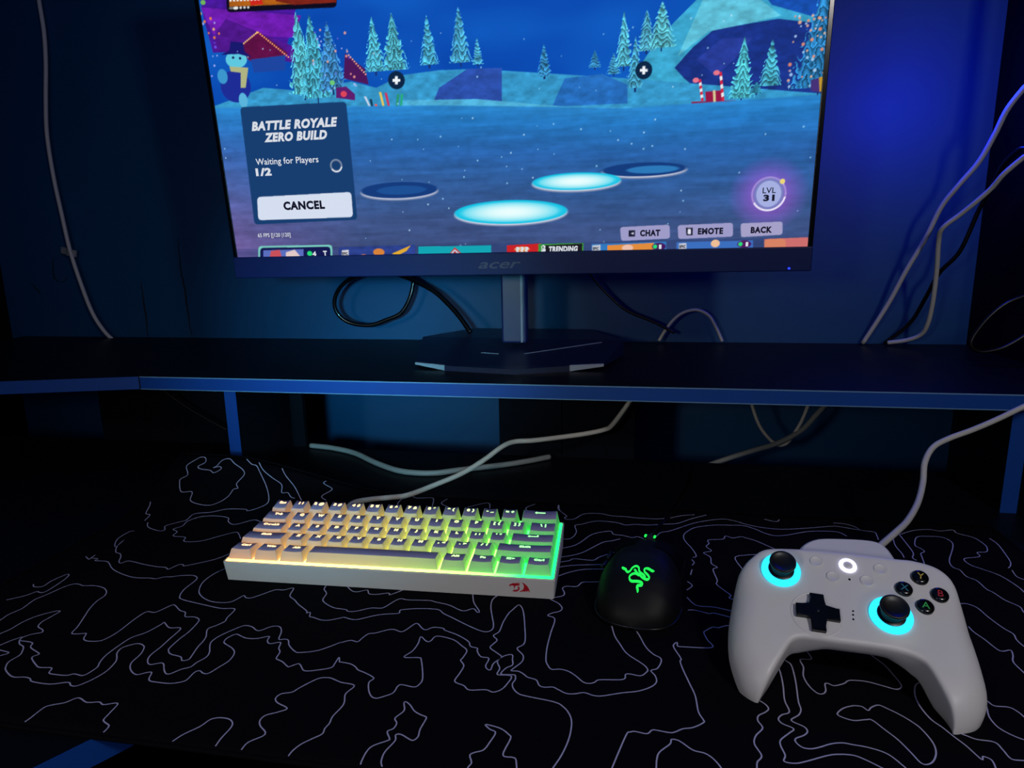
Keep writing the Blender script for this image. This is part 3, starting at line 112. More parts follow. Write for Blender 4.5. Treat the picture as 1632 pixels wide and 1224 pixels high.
SCREEN_SHAPES = [["P",[-346.9,336.9,-219.4,326.3,-231.0,270.0,-247.4,238.1,-340.2,241.4,-345.8,278.2],[70,25,150]],["P",[-347.7,290.3,-222.9,272.6,-233.8,250.5,-336.7,260.9],[110,30,175]],["P",[-332.3,262.6,-317.6,276.2,-235.1,240.6,-237.5,224.0,-339.7,244.1],[80,25,140]],["P",[-308.8,242.1,-278.4,260.2,-243.9,234.5,-260.7,228.9,-293.1,228.9],[95,18,70]],["P",[-292.8,230.9,-248.2,232.8,-250.5,216.7,-291.0,216.5],[30,70,160]],["P",[-174.0,230.0,-151.3,212.0,-148.5,195.1,-178.6,203.6],[75,25,90]],["P",[148.6,155.6,155.0,187.0,174.4,213.6,196.6,236.2,218.2,255.2,216.8,289.8,359.2,277.9,369.4,143.9],[60,165,205]],["P",[198.0,191.8,216.8,210.8,238.5,227.3,263.6,228.4,300.5,231.7,355.8,221.9,356.4,150.7,228.5,163.9,208.2,180.7],[28,52,135]],["P",[220.5,198.4,245.3,216.7,276.8,215.7,259.1,195.9,240.7,181.8],[40,60,150]],["P",[260.2,286.2,359.2,277.9,361.8,221.5,330.8,232.3,293.4,244.9],[25,80,175]],["P",[224.5,254.7,274.2,256.7,303.4,234.3,263.6,228.4,232.2,224.7,200.9,202.7],[95,190,215]],["P",[168.7,167.3,178.7,169.9,205.8,155.7,175.8,154.2],[45,75,150]],["P",[-351.0,182.1,-281.5,199.3,-233.7,193.2,-169.7,199.7,-139.6,191.2,-108.0,202.7,-63.0,205.3,-19.1,203.9,148.3,184.2,355.8,156.8,358.7,125.9,-355.5,157.1],[55,150,200]],["P",[-64.3,186.9,-30.0,204.6,9.6,203.4,8.1,166.4,-72.9,170.7],[45,80,170]],["P",[79.8,188.3,121.1,190.3,148.3,177.9,148.6,158.8,65.3,160.0],[40,110,190]],["P",[-110.4,176.1,-20.8,172.6,79.4,159.3,215.9,150.8,355.9,155.6,357.7,137.1,-112.5,151.6],[80,175,215]],["T",[-229.4,183.9,276.7,44.1],[95,205,225]],["T",[-213.3,178.2,273.0,50.2],[80,190,220]],["T",[-193.1,187.5,264.0,42.6],[70,150,215]],["T",[-138.3,204.6,265.4,31.9],[85,195,225]],["T",[-114.7,204.5,267.5,38.0],[90,200,225]],["T",[-73.9,208.6,262.1,25.8],[80,185,225]],["T",[-37.1,208.2,268.1,30.4],[80,180,225]],["T",[-17.5,207.0,235.7,15.2],[80,180,225]],["T",[57.4,189.6,224.4,19.8],[60,150,210]],["T",[112.9,195.8,214.5,16.7],[60,150,210]],["T",[133.3,188.3,210.1,18.2],[70,165,215]],["T",[144.1,192.6,250.2,22.8],[90,195,225]],["T",[156.5,171.1,225.2,21.3],[80,180,220]],["T",[167.9,207.9,249.6,25.8],[90,190,225]],["T",[183.7,209.9,256.7,36.5],[100,205,225]],["T",[268.6,154.2,217.7,31.9],[85,200,220]],["T",[296.6,165.1,213.4,27.4],[80,190,220]],["T",[345.3,157.4,263.2,68.4],[50,140,205]],["T",[283.5,160.9,173.2,18.2],[60,160,200]],["D",[-366.9,197.1,-321.7,289.7,27,1.6,3],[[255,140,60],[180,190,255],[255,200,120],[110,90,255]]],["D",[314.8,165.2,351.4,236.6,48,1.5,4],[[255,150,110],[250,190,150],[180,220,255]]],["D",[-214.3,188.6,-163.1,258.6,24,1.3,5],[[190,200,255],[120,100,240],[255,170,150]]],["E",[-308.6,243.5,1.0,0.8],[255,205,120]],["E",[-306.2,244.8,1.1,0.9],[255,205,120]],["E",[-303.8,246.1,1.1,0.9],[255,205,120]],["E",[-301.4,247.4,1.1,0.9],[255,205,120]],["E",[-298.9,248.7,1.0,0.9],[255,205,120]],["E",[-296.5,250.1,1.0,0.8],[255,205,120]],["E",[-294.1,251.4,1.0,0.8],[255,205,120]],["E",[-291.7,252.7,1.0,0.8],[255,205,120]],["E",[-289.3,254.0,1.0,0.9],[255,205,120]],["E",[-287.0,255.3,1.1,0.9],[255,205,120]],["E",[-284.6,256.6,1.1,0.9],[255,205,120]],["E",[-282.2,257.9,1.0,0.9],[255,205,120]],["E",[-280.2,259.0,1.0,0.8],[255,205,120]],["E",[-280.2,259.0,1.0,0.8],[255,205,120]],["E",[-278.6,258.9,1.0,0.8],[255,170,110]],["E",[-276.3,257.0,1.0,0.8],[255,170,110]],["E",[-274.1,255.1,1.1,0.8],[255,170,110]],["E",[-271.8,253.2,1.0,0.9],[255,170,110]],["E",[-269.5,251.3,1.0,0.9],[255,170,110]],["E",[-267.3,249.4,1.1,0.9],[255,170,110]],["E",[-265.0,247.5,1.0,0.9],[255,170,110]],["E",[-262.7,245.7,1.0,0.8],[255,170,110]],["E",[-260.4,243.8,1.0,0.8],[255,170,110]],["E",[-258.2,241.9,1.1,0.8],[255,170,110]],["E",[-255.9,240.0,1.0,0.9],[255,170,110]],["E",[-253.6,238.1,1.0,0.9],[255,170,110]],["E",[-251.3,236.2,1.0,0.9],[255,170,110]],["E",[-249.1,234.3,1.1,0.9],[255,170,110]],["E",[-246.8,232.4,1.0,0.9],[255,170,110]],["E",[-244.5,230.5,1.0,0.9],[255,170,110]],["E",[-169.6,227.7,0.9,0.8],[255,180,150]],["E",[-167.6,225.4,0.9,0.8],[255,180,150]],["E",[-165.5,223.0,0.9,0.8],[255,180,150]],["E",[-163.5,220.6,0.9,0.8],[255,180,150]],["E",[-161.5,218.2,1.0,0.8],[255,180,150]],["E",[-159.4,215.8,0.9,0.8],[255,180,150]],["E",[-157.3,213.4,0.9,0.8],[255,180,150]],["E",[-155.3,211.0,0.9,0.8],[255,180,150]],["E",[-153.2,208.7,0.9,0.8],[255,180,150]],["E",[-151.2,206.3,0.9,0.8],[255,180,150]],["E",[-317.2,202.8,19.7,17.8],[30,45,150]],["E",[-311.4,232.1,13.8,9.4],[95,200,225]],["P",[-330.9,238.1,-318.6,242.8,-315.3,252.0,-299.5,249.6,-299.4,240.1,-290.8,232.8,-307.9,238.0],[25,25,110]],["E",[-315.1,234.4,1.6,1.3],[10,20,70]],["E",[-306.3,233.1,1.6,1.4],[10,20,70]],["P",[-321.6,225.2,-297.4,222.3,-304.3,200.6,-310.8,201.0,-308.1,217.5,-320.9,219.6],[175,180,130]],["E",[-332.5,214.8,6.6,8.2],[60,150,205]],["E",[-309.8,186.9,5.7,8.4],[90,180,220]],["P",[-189.1,194.1,-176.5,194.7,-166.5,186.0,-167.3,179.2,-190.4,183.2],[95,30,110]],["E",[-180.5,186.8,3.9,3.3],[220,70,90]],["E",[-193.2,199.7,3.2,2.7],[110,200,120]],["P",[-156.0,182.7,-152.9,182.5,-146.1,165.7,-148.4,165.8],[190,210,235]],["P",[-149.3,179.6,-146.2,179.4,-144.6,165.0,-146.9,165.1],[20,60,90]],["P",[-137.0,186.4,-134.0,186.2,-130.6,164.9,-132.9,165.0],[225,200,90]],["P",[-130.2,185.3,-127.2,185.1,-123.8,163.2,-126.1,163.3],[200,50,90]],["P",[-143.7,173.8,-140.6,173.6,-139.1,165.4,-141.4,165.5],[240,90,80]],["P",[-115.1,183.1,-112.1,182.9,-116.9,162.8,-119.2,163.0],[40,150,110]],["P",[-110.5,182.9,-107.5,182.7,-111.4,163.9,-113.7,164.0],[40,170,130]],["P",[231.0,166.3,249.2,166.5,250.5,153.3,232.2,153.7],[150,25,70]],["P",[217.0,157.0,262.7,155.8,263.0,150.8,217.1,152.6],[140,30,70]],["P",[238.8,167.1,241.4,167.0,242.7,153.1,240.1,153.3],[215,200,150]],["P",[223.3,177.9,225.9,179.0,226.7,176.0,224.1,174.9],[210,40,70]],["P",[223.9,174.9,226.4,176.0,227.2,172.9,224.6,171.8],[235,235,240]],["P",[224.4,171.8,226.9,172.9,227.7,169.9,225.2,168.8],[210,40,70]],["P",[224.9,168.8,227.5,169.9,228.2,166.8,225.7,165.7],[235,235,240]],["P",[225.4,165.7,228.0,166.8,228.8,163.7,226.2,162.6],[210,40,70]],["P",[225.9,162.7,228.5,163.8,229.3,160.7,226.7,159.6],[235,235,240]],["P",[226.5,159.6,229.0,160.7,229.8,157.6,227.3,156.5],[210,40,70]],["E",[220.7,178.1,3.3,2.5],[230,120,140]],["P",[244.4,184.1,246.9,185.1,247.8,181.1,245.3,180.0],[210,40,70]],["P",[245.0,180.0,247.5,181.1,248.4,177.0,245.9,175.9],[235,235,240]],["P",[245.6,175.9,248.1,177.0,249.0,172.9,246.5,171.8],[210,40,70]],["P",[246.2,171.8,248.7,172.9,249.6,168.8,247.1,167.7],[235,235,240]],["P",[246.8,167.7,249.3,168.8,250.2,164.7,247.6,163.6],[210,40,70]],["P",[247.4,163.6,249.9,164.7,250.8,160.6,248.2,159.5],[235,235,240]],["P",[248.0,159.5,250.5,160.6,251.4,156.4,248.8,155.3],[210,40,70]],["E",[241.8,184.2,3.3,2.5],[230,120,140]],["P",[337.3,171.2,349.3,174.1,350.8,158.3,338.2,160.9],[70,50,120]],["P",[345.1,173.2,348.7,174.2,350.0,159.6,346.9,159.8],[190,150,50]],["ICE",[-368.1,181.5,-65.6,168.3,148.6,154.3,355.8,156.8],[0,0,0]],["D",[-391.5,8.7,347.6,245.4,120,0.9,8],[[190,230,255],[150,210,245]]],["E",[-122.6,73.3,48.7,9.4],[120,135,170]],["E",[-122.4,74.8,48.6,9.4],[200,205,225]],["E",[-122.3,76.2,48.6,9.4],[22,60,125]],["E",[167.6,86.2,46.8,7.4],[120,135,170]],["E",[167.6,87.6,46.7,7.4],[200,205,225]],["E",[167.6,88.9,46.7,7.4],[22,60,125]],["E",[91.2,76.0,50.7,9.7],[120,135,170]],["E",[91.2,77.4,50.7,9.6],[200,205,225]],["E",[91.3,78.8,50.6,9.6],[20,195,230]],["G",[91.3,78.8,49.6,9.1],[235,255,255]],["E",[12.9,43.8,67.8,13.6],[120,135,170]],["E",[12.9,45.2,67.8,13.6],[200,205,225]],["E",[13.0,46.7,67.7,13.6],[20,195,230]],["G",[13.0,46.7,66.4,12.9],[235,255,255]],["E",[177.3,88.5,28.8,4.1],[45,120,185]],["E",[-119.1,76.1,31.4,5.1],[30,80,150]],["S",[303.4,57.9,43.1,40.8],[190,90,230]],["R",[-315.3,179.5,-178.4,178.4,-179.0,43.0,-318.4,40.5],[24,62,112]],["R",[-309.5,74.1,-183.5,76.1,-184.4,46.2,-312.3,45.8],[212,222,240]],["E",[-199.4,107.4,8.0,7.2],[70,90,125]],["E",[-199.4,107.4,5.6,5.0],[24,62,112]],["A",[-199.4,107.4,6.0,7.8],[225,230,240]],["R",[141.7,26.1,197.7,27.5,198.8,12.0,143.3,10.3],[158,155,200]],["R",[206.8,26.6,267.2,27.8,268.1,12.6,208.0,11.1],[158,155,200]],["R",[275.4,26.9,320.1,27.8,321.1,13.5,276.9,11.7],[165,160,200]],["P",[151.7,22.3,158.9,22.1,159.0,15.0,151.8,15.1],[25,28,50]],["P",[153.9,18.7,157.5,20.0,157.5,17.2],[220,220,240]],["P",[215.9,23.6,223.6,23.4,223.9,15.0,216.9,15.1],[25,28,50]],["P",[218.1,22.1,221.5,22.0,221.8,16.4,218.3,16.5],[225,225,240]],["E",[-114.5,197.8,10.1,9.6],[14,38,70]],["P",[-118.9,199.4,-109.9,198.9,-110.1,196.0,-119.2,196.5],[240,245,250]],["P",[-115.8,202.2,-112.5,202.0,-113.3,193.4,-116.6,193.6],[240,245,250]],["E",[165.6,191.3,9.0,9.0],[14,38,70]],["P",[161.6,192.8,169.6,192.3,169.6,189.6,161.6,190.1],[240,245,250]],["P",[164.0,195.5,167.0,195.3,167.1,187.2,164.2,187.4],[240,245,250]],["E",[303.4,57.9,15.8,16.6],[120,125,190]],["A",[303.4,57.9,16.5,18.5],[235,230,250]],["E",[303.4,57.9,13.1,14.0],[165,175,225]],["E",[316.8,70.7,2.7,2.7],[235,215,120]],["SHADE",[10.3],[0,0,0]],["R",[-317.4,13.7,-215.7,13.2,-219.0,-14.2,-321.8,-14.3],[120,200,190]],["R",[-315.1,11.3,-218.5,10.9,-221.6,-14.2,-319.1,-14.4],[20,25,80]],["P",[-311.2,8.0,-255.5,8.5,-257.9,-9.6,-313.8,-8.8],[90,110,190]],["P",[-300.8,7.0,-288.4,8.4,-286.5,-2.8,-304.0,-2.5],[200,80,90]],["P",[-280.2,5.0,-267.6,8.0,-260.3,-1.7,-281.1,-1.3],[225,200,200]],["P",[-207.7,10.0,-107.0,11.0,-109.2,-15.8,-210.5,-14.3],[45,65,140]],["E",[-155.1,2.8,7.4,4.6],[215,130,60]],["P",[-138.0,0.9,-112.7,10.4,-119.0,3.6,-132.6,-2.3],[225,170,50]],["E",[-175.6,-3.1,5.0,3.9],[200,120,80]],["P",[-203.9,6.0,-194.6,6.6,-195.7,-2.8,-204.9,-2.6],[205,205,215]],["P",[-103.2,8.7,-11.6,8.4,-12.8,-17.2,-105.2,-15.9],[20,165,180]],["P",[-64.7,-1.2,-57.0,7.0,-48.1,-1.5],[200,35,45]],["P",[-68.1,-4.9,-57.2,4.8,-45.9,-5.3],[190,200,215]],["P",[-63.4,-5.0,-57.3,2.5,-50.7,-5.2],[190,30,45]],["P",[7.7,8.0,48.8,9.4,48.1,-18.1,6.7,-17.5],[200,35,40]],["E",[25.9,3.2,9.1,2.9],[225,170,110]],["P",[45.8,8.7,99.5,9.1,99.3,-18.8,45.1,-18.0],[60,150,60]],["P",[51.8,7.1,98.0,8.4,97.9,-1.9,51.5,-2.5],[30,30,35]],["P",[109.0,7.4,194.7,8.5,195.5,-20.2,109.0,-19.0],[50,120,190]],["P",[127.3,5.6,180.6,7.4,180.8,-1.9,127.4,-3.1],[225,140,60]],["E",[150.6,2.2,6.5,3.7],[235,190,170]],["P",[109.8,5.9,119.3,6.5,119.3,-1.5,109.8,-2.1],[190,195,210]],["E",[186.4,3.0,7.8,4.3],[70,25,95]],["P",[206.0,7.6,290.0,7.9,291.9,-21.6,206.9,-20.4],[60,110,190]],["P",[208.9,6.1,217.2,6.6,217.5,-1.2,209.1,-1.0],[190,195,210]],["E",[249.2,5.3,4.9,4.2],[240,190,150]],["E",[280.8,3.9,7.5,4.2],[80,25,95]],["P",[302.1,9.0,348.5,10.1,351.3,-22.5,304.2,-21.8],[205,110,110]],["R",[302.1,9.0,324.8,9.2,326.4,-11.6,303.6,-12.6],[215,130,100]],["E",[-247.7,2.9,3.5,3.1],[40,220,120]],["E",[182.1,3.1,2.3,2.3],[40,220,120]],["E",[276.7,4.0,2.2,2.3],[40,220,120]],["R",[-307.0,346.2,-171.6,334.5,-178.4,277.7,-314.9,282.6],[15,12,30]],["P",[-303.9,345.9,-173.1,334.7,-178.5,282.8,-310.7,288.2],[175,95,25]],["P",[-261.2,329.8,-174.6,322.5,-178.5,282.8,-229.1,284.0,-251.7,289.6],[120,35,25]],["P",[-284.2,293.4,-270.1,297.5,-267.7,287.6,-283.6,287.5],[205,40,30]],["E",[-308.5,286.7,3.1,1.3],[120,120,120]],["E",[-301.4,286.4,1.6,1.3],[215,215,215]],["E",[-296.6,286.2,1.6,1.3],[215,215,215]],["E",[-291.8,286.1,1.6,1.3],[215,215,215]],["E",[-287.0,285.9,1.5,1.3],[215,215,215]],["E",[-303.0,286.3,3.2,1.6],[235,235,235]],["E",[-343.5,295.2,3.2,2.6],[110,180,90]],["P",[-309.4,295.9,-306.6,295.9,-306.9,293.4,-309.6,293.5],[235,235,235]],["P",[-304.9,295.6,-302.2,295.6,-302.4,293.2,-305.2,293.3],[235,235,235]],["P",[-300.5,295.3,-297.8,295.2,-298.0,293.0,-300.7,293.1],[235,235,235]],["P",[-296.1,294.9,-293.4,294.9,-293.6,292.9,-296.3,292.9],[235,235,235]],["P",[-291.7,294.6,-289.0,294.6,-289.1,292.7,-291.8,292.8],[235,235,235]],["P",[-287.3,294.2,-284.6,294.2,-284.7,292.5,-287.4,292.6],[235,235,235]],["P",[-282.9,293.9,-280.2,293.9,-280.3,292.4,-283.0,292.4],[235,235,235]],["P",[-278.5,293.6,-275.8,293.6,-275.9,292.2,-278.5,292.3],[235,235,235]],["P",[-274.1,293.2,-271.4,293.2,-271.5,292.0,-274.1,292.1],[235,235,235]]]
SCREEN_TEXT = [["BATTLE ROYALE",-303.8,152.4,9.3,[235,238,245],1,0.25,112.3],["ZERO BUILD",-289.2,138.8,9.3,[235,238,245],1,0.25,82.6],["Waiting for Players",-304.3,112.3,7.3,[190,205,225],0,0,83.0],["1/2",-306.3,99.7,8.1,[235,238,245],1,0,21.1],["CANCEL",-275.1,57.8,9.1,[20,28,45],1,0,55.4],["65 FPS [|120 |120]",-315.6,24.7,4.7,[170,175,200],0,0,45.0],["CHAT",164.7,15.6,6.4,[22,24,40],1,0,22.8],["EMOTE",229.4,16.2,6.3,[22,24,40],1,0,27.6],["BACK",286.8,16.3,6.2,[22,24,40],1,0,22.9],["LVL",296.7,58.8,6.0,[60,70,120],0,0,13.9],["31",297.9,50.7,6.1,[22,24,40],1,0,11.9],["TRENDING",58.4,-0.4,5.9,[235,238,245],1,0.15,34.4],["???",18.1,-0.4,5.9,[235,238,245],1,0,16.0],["$",49.3,-0.2,7.3,[250,230,120],1,0,5.3],["4",-243.8,-0.4,5.5,[235,238,245],1,0,5.1],["T",-229.2,0.2,5.5,[235,238,245],1,0,5.1],["1",186.4,0.8,4.3,[235,238,245],1,0,2.9],["1",282.3,1.8,4.2,[235,238,245],1,0,2.7],["EPIC",-203.7,0.5,3.1,[22,24,40],1,0,7.5],["EPIC",110.5,0.8,2.9,[22,24,40],1,0,6.6],["EPIC",209.7,1.1,2.9,[22,24,40],1,0,6.4]]
MON = {"o":[-0.16142,0.81566,0.27864],"ex":[0.99999,0.0,0.004],"ez":[-0.00398,-0.08793,0.99612],"ny":[-0.00035,0.99613,0.08793]}
CABLES = {"wall_left":[[-1.0047,1.094,0.7634],[-1.0061,1.0932,0.7055],[-1.0046,1.0923,0.6562],[-1.0092,1.0915,0.6065],[-1.0196,1.0907,0.5459],[-1.0267,1.0898,0.489],[-1.0256,1.089,0.4199],[-1.0197,1.0882,0.3546],[-1.0123,1.0873,0.2881],[-0.9985,1.0865,0.2259],[-0.9827,1.0857,0.1744],[-0.9612,1.0848,0.1398],[-0.9397,1.084,0.1214]],"right_a":[[0.4432,0.91,0.474],[0.4366,0.9275,0.4548],[0.4297,0.945,0.4343],[0.4273,0.9625,0.4085],[0.421,0.98,0.3791],[0.4082,0.9975,0.3527],[0.3972,1.015,0.3262],[0.3887,1.0325,0.2856],[0.3752,1.05,0.2426],[0.361,1.0675,0.1924],[0.3373,1.085,0.1324]],"right_b":[[0.4489,0.9,0.39],[0.4393,0.9135,0.3769],[0.4268,0.9269,0.3597],[0.4213,0.9404,0.3443],[0.4117,0.9538,0.3291],[0.4012,0.9673,0.3147],[0.388,0.9808,0.2982],[0.3906,0.9942,0.2814],[0.3974,1.0077,0.2441],[0.4023,1.0212,0.2009],[0.4043,1.0346,0.169],[0.4022,1.0481,0.1512],[0.389,1.0615,0.141],[0.3686,1.075,0.1351]],"right_black":[[0.4525,0.91,0.402],[0.4412,0.9292,0.3871],[0.4354,0.9484,0.3723],[0.4362,0.9677,0.3533],[0.4307,0.9869,0.3202],[0.4224,1.0061,0.2686],[0.4079,1.0253,0.239],[0.4014,1.0446,0.2033],[0.3916,1.0638,0.1655],[0.3671,1.083,0.133]],"right_loop":[[0.4809,0.92,0.2209],[0.4626,0.92,0.2157],[0.442,0.92,0.2051],[0.4236,0.92,0.1851],[0.4111,0.92,0.1592],[0.4208,0.92,0.1475],[0.4416,0.92,0.1501],[0.4579,0.92,0.1589],[0.4736,0.92,0.1714]],"white_arch":[[0.0368,1.075,0.135],[0.0459,1.075,0.1509],[0.0597,1.075,0.1696],[0.0754,1.075,0.1803],[0.094,1.075,0.1832],[0.1112,1.075,0.1745],[0.1222,1.075,0.1572],[0.1325,1.075,0.1349]],"black_loop":[[-0.3605,1.02,0.2509],[-0.4029,1.0227,0.2493],[-0.4469,1.0255,0.2377],[-0.4696,1.0282,0.2217],[-0.4812,1.0309,0.1994],[-0.4763,1.0336,0.1787],[-0.4567,1.0364,0.1651],[-0.4255,1.0391,0.1618],[-0.3992,1.0418,0.1698],[-0.3728,1.0445,0.1818],[-0.3564,1.0473,0.2098],[-0.3505,1.05,0.2396]],"black_fall":[[-0.3849,1.03,0.2488],[-0.3472,1.024,0.2361],[-0.3104,1.018,0.2188],[-0.2843,1.012,0.1979],[-0.2635,1.006,0.1763],[-0.2478,1.0,0.1559]],"thin_right":[[-0.0763,1.07,0.2509],[-0.0636,1.07,0.2315],[-0.0419,1.07,0.2071],[-0.0125,1.07,0.1826],[0.0262,1.07,0.1661],[0.0601,1.07,0.1487]],"keyboard_cable":[[-0.0002,0.86,0.0968],[-0.0095,0.86,0.0799],[-0.0272,0.85,0.0569],[-0.0372,0.84,0.0535],[-0.058,0.83,0.0507],[-0.085,0.82,0.0485],[-0.1221,0.8,0.0481],[-0.1441,0.79,0.0487],[-0.157,0.775,0.0463],[-0.1775,0.76,0.0328],[-0.2027,0.75,0.0184],[-0.2324,0.73,0.0091],[-0.255,0.7043,0.006],[-0.2739,0.6938,0.006],[-0.2923,0.6829,0.007],[-0.3025,0.6632,0.0105],[-0.3025,0.6414,0.012],[-0.2985,0.6216,0.014]],"thick_grey":[[-0.4641,0.8806,0.004],[-0.4262,0.8729,0.004],[-0.3846,0.8543,0.004],[-0.3371,0.8161,0.004],[-0.2924,0.7889,0.004],[-0.2499,0.7872,0.004],[-0.2137,0.8066,0.004],[-0.1687,0.8301,0.004],[-0.1384,0.8497,0.004],[-0.1109,0.8722,0.004]],"under_loop":[[0.1614,0.97,0.0685],[0.1685,0.97,0.0469],[0.1772,0.97,0.0279],[0.1899,0.97,0.0117],[0.2023,0.97,0.0029],[0.2131,0.97,0.0052],[0.2222,0.97,0.0193],[0.2317,0.97,0.0397],[0.2397,0.97,0.0669]],"under_grey":[[0.2695,0.99,0.0629],[0.2518,0.98,0.0449],[0.2318,0.97,0.0251],[0.2,0.96,0.0087],[0.1654,0.95,-0.0006],[0.135,0.94,-0.0087],[0.1048,0.93,-0.0177]],"pad_cable":[[0.3983,0.7,0.1482],[0.3649,0.7,0.1292],[0.339,0.69,0.1187],[0.3142,0.68,0.1102],[0.2904,0.67,0.1037],[0.2738,0.66,0.0976],[0.2622,0.645,0.0874],[0.2564,0.63,0.0739],[0.2441,0.605,0.0641],[0.2259,0.575,0.0589],[0.2079,0.55,0.0578],[0.1919,0.53,0.0563],[0.1827,0.52,0.0537]],"left_black":[[-0.6837,0.86,0.0901],[-0.6556,0.86,0.07],[-0.6224,0.86,0.0501],[-0.5823,0.86,0.0296]],"mouse_cable":[[0.0188,0.6256,0.01],[0.0263,0.6537,0.006],[0.0358,0.6741,0.006],[0.0462,0.7027,0.006],[0.0568,0.7461,0.004],[0.0686,0.7929,0.004],[0.0776,0.852,0.004]]}
CLIP_AT = [-1.01702,1.092,0.28584]
CRACKS = [[[-0.80121,1.0995,0.30667],[-0.80222,1.0995,0.25181],[-0.79801,1.0995,0.20715],[-0.79807,1.0995,0.16754],[-0.79387,1.0995,0.13089]],[[-0.88616,1.0995,0.23237],[-0.88502,1.0995,0.19601],[-0.88484,1.0995,0.16154],[-0.88597,1.0995,0.12665]],[[-1.06297,1.0995,0.27724],[-1.06652,1.0995,0.24283],[-1.0524,1.0995,0.23117],[-1.03424,1.0995,0.24257]],[[-1.12045,1.0995,0.23161],[-1.10893,1.0995,0.21985],[-1.10015,1.0995,0.20809]]]
PAD = {"outer":[[-59.4,-53.7],[-64.9,-49.6],[-70.1,-42.7],[-75.5,-27.1],[-76.7,-9.8],[-75.1,9.0],[-71.8,30.4],[-68.3,39.4],[-62.2,47.0],[-52.4,54.3],[-32.1,57.5],[-0.8,59.4],[29.3,59.7],[43.2,60.2],[57.4,56.8],[66.1,47.0],[69.4,32.1],[72.5,9.2],[73.7,-10.9],[73.3,-26.3],[69.5,-37.3],[63.0,-45.7],[53.0,-51.8]],"inner":[[50.3,-52.0],[48.9,-42.3],[44.4,-29.3],[39.4,-17.8],[34.9,-13.9],[26.5,-11.8],[12.4,-11.1],[-9.4,-11.8],[-24.2,-12.0],[-33.6,-12.9],[-38.7,-16.4],[-43.4,-24.3],[-50.3,-37.6],[-57.6,-52.1]],"R":[[0.9943,0.10414,-0.02301],[-0.10185,0.86315,-0.49456],[-0.03164,0.49409,0.86884]],"T":[0.14357,0.42656,0.04338]}
PAD_LIP = [[-31.3,61.4],[-25.8,69.6],[-19.0,75.2],[-8.8,78.5],[16.1,81.4],[26.8,80.4],[31.9,75.7],[36.2,65.7]]
PAD_AT = {"LS":[-43.8,35.7],"RS":[21.9,11.6],"dpad":[-22.3,5.8],"guide":[0.0,46.7],"Y":[44.2,44.7],"X":[32.9,33.8],"B":[54.1,33.2],"A":[43.7,22.6],"small":[[-20.1,46.9],[20.6,47.4],[-10.2,36.1],[11.0,36.5]],"dots":[[-0.1,11.8],[-0.4,9.0],[-0.6,5.7]],"mic":[0.1,35.9]}
KB = {"kx":-0.351,"ky":0.49087,"kyaw":0.03223,"ktilt":0.06521,"kz":0.02155,"h1":0.01199,"h2":0.00994,"h3":0.00944,"h4":0.01023,"h5":0.00949,"off":0.00385,"inset":0.00325,"draft":0.00132}
M_PLATE = ramp_mat('backlight_plate', 8.0, 0)
M_LEG = ramp_mat('lit_legend', 2.6, .25)
def kside():
    m = bpy.data.materials.new('keycap_skirt'); m.use_nodes = True; nt = m.node_tree; b = nt.nodes['Principled BSDF']
    b.inputs['Base Color'].default_value = (*lin((158, 156, 160)), 1); b.inputs['Roughness'].default_value = .5
    t = nt.nodes.new('ShaderNodeBsdfTranslucent'); t.inputs[0].default_value = (.8, .8, .78, 1)
    mx = nt.nodes.new('ShaderNodeMixShader'); mx.inputs[0].default_value = .09
    nt.links.new(b.outputs[0], mx.inputs[1]); nt.links.new(t.outputs[0], mx.inputs[2]); nt.links.new(mx.outputs[0], nt.nodes['Material Output'].inputs[0]); return m
M_KSIDE = kside()
def triangulate_polygon(P):
    from mathutils.geometry import tessellate_polygon
    return [tuple(t) for t in tessellate_polygon([[Vector((a, b, 0)) for a, b in P]])]
# ============ helpers ============
def put(o, parent=None):
    COL.objects.link(o)
    if parent is not None: o.parent = parent
    return o
def tag(o, label=None, cat=None, group=None, kind=None):
    if label: o['label'] = label
    if cat: o['category'] = cat
    if group: o['group'] = group
    if kind: o['kind'] = kind
    return o
def empty(name, mat=None):
    o = bpy.data.objects.new(name, None); o.empty_display_size = .02; put(o)
    if mat is not None: o.matrix_world = mat
    return o
def mesh(name, verts, faces, mats, parent=None, smooth=False, fm=None):
    m = bpy.data.meshes.new(name); m.from_pydata([tuple(v) for v in verts], [], faces); m.update()
    for mm in (mats if isinstance(mats, (list, tuple)) else [mats]): m.materials.append(mm)
    if fm: m.polygons.foreach_set('material_index', fm)
    if smooth: m.polygons.foreach_set('use_smooth', [True]*len(m.polygons))
    o = bpy.data.objects.new(name, m); put(o, parent); return o
def frombm(name, bm, mats, parent=None, smooth=False):
    bmesh.ops.recalc_face_normals(bm, faces=bm.faces)
    m = bpy.data.meshes.new(name); bm.to_mesh(m); bm.free()
    for mm in (mats if isinstance(mats, (list, tuple)) else [mats]): m.materials.append(mm)
    if smooth: m.polygons.foreach_set('use_smooth', [True]*len(m.polygons))
    o = bpy.data.objects.new(name, m); put(o, parent); return o
def bm_box(bm, x0, x1, y0, y1, z0, z1, bev=0):
    v = [bm.verts.new((x, y, z)) for z in (z0, z1) for y in (y0, y1) for x in (x0, x1)]
    fs = [bm.faces.new([v[i] for i in f]) for f in ((0,2,3,1),(4,5,7,6),(0,1,5,4),(2,6,7,3),(0,4,6,2),(1,3,7,5))]
    if bev:
        es = set(e for f in fs for e in f.edges)
        bmesh.ops.bevel(bm, geom=list(es), offset=bev, segments=2, affect='EDGES', profile=.5)
    return fs
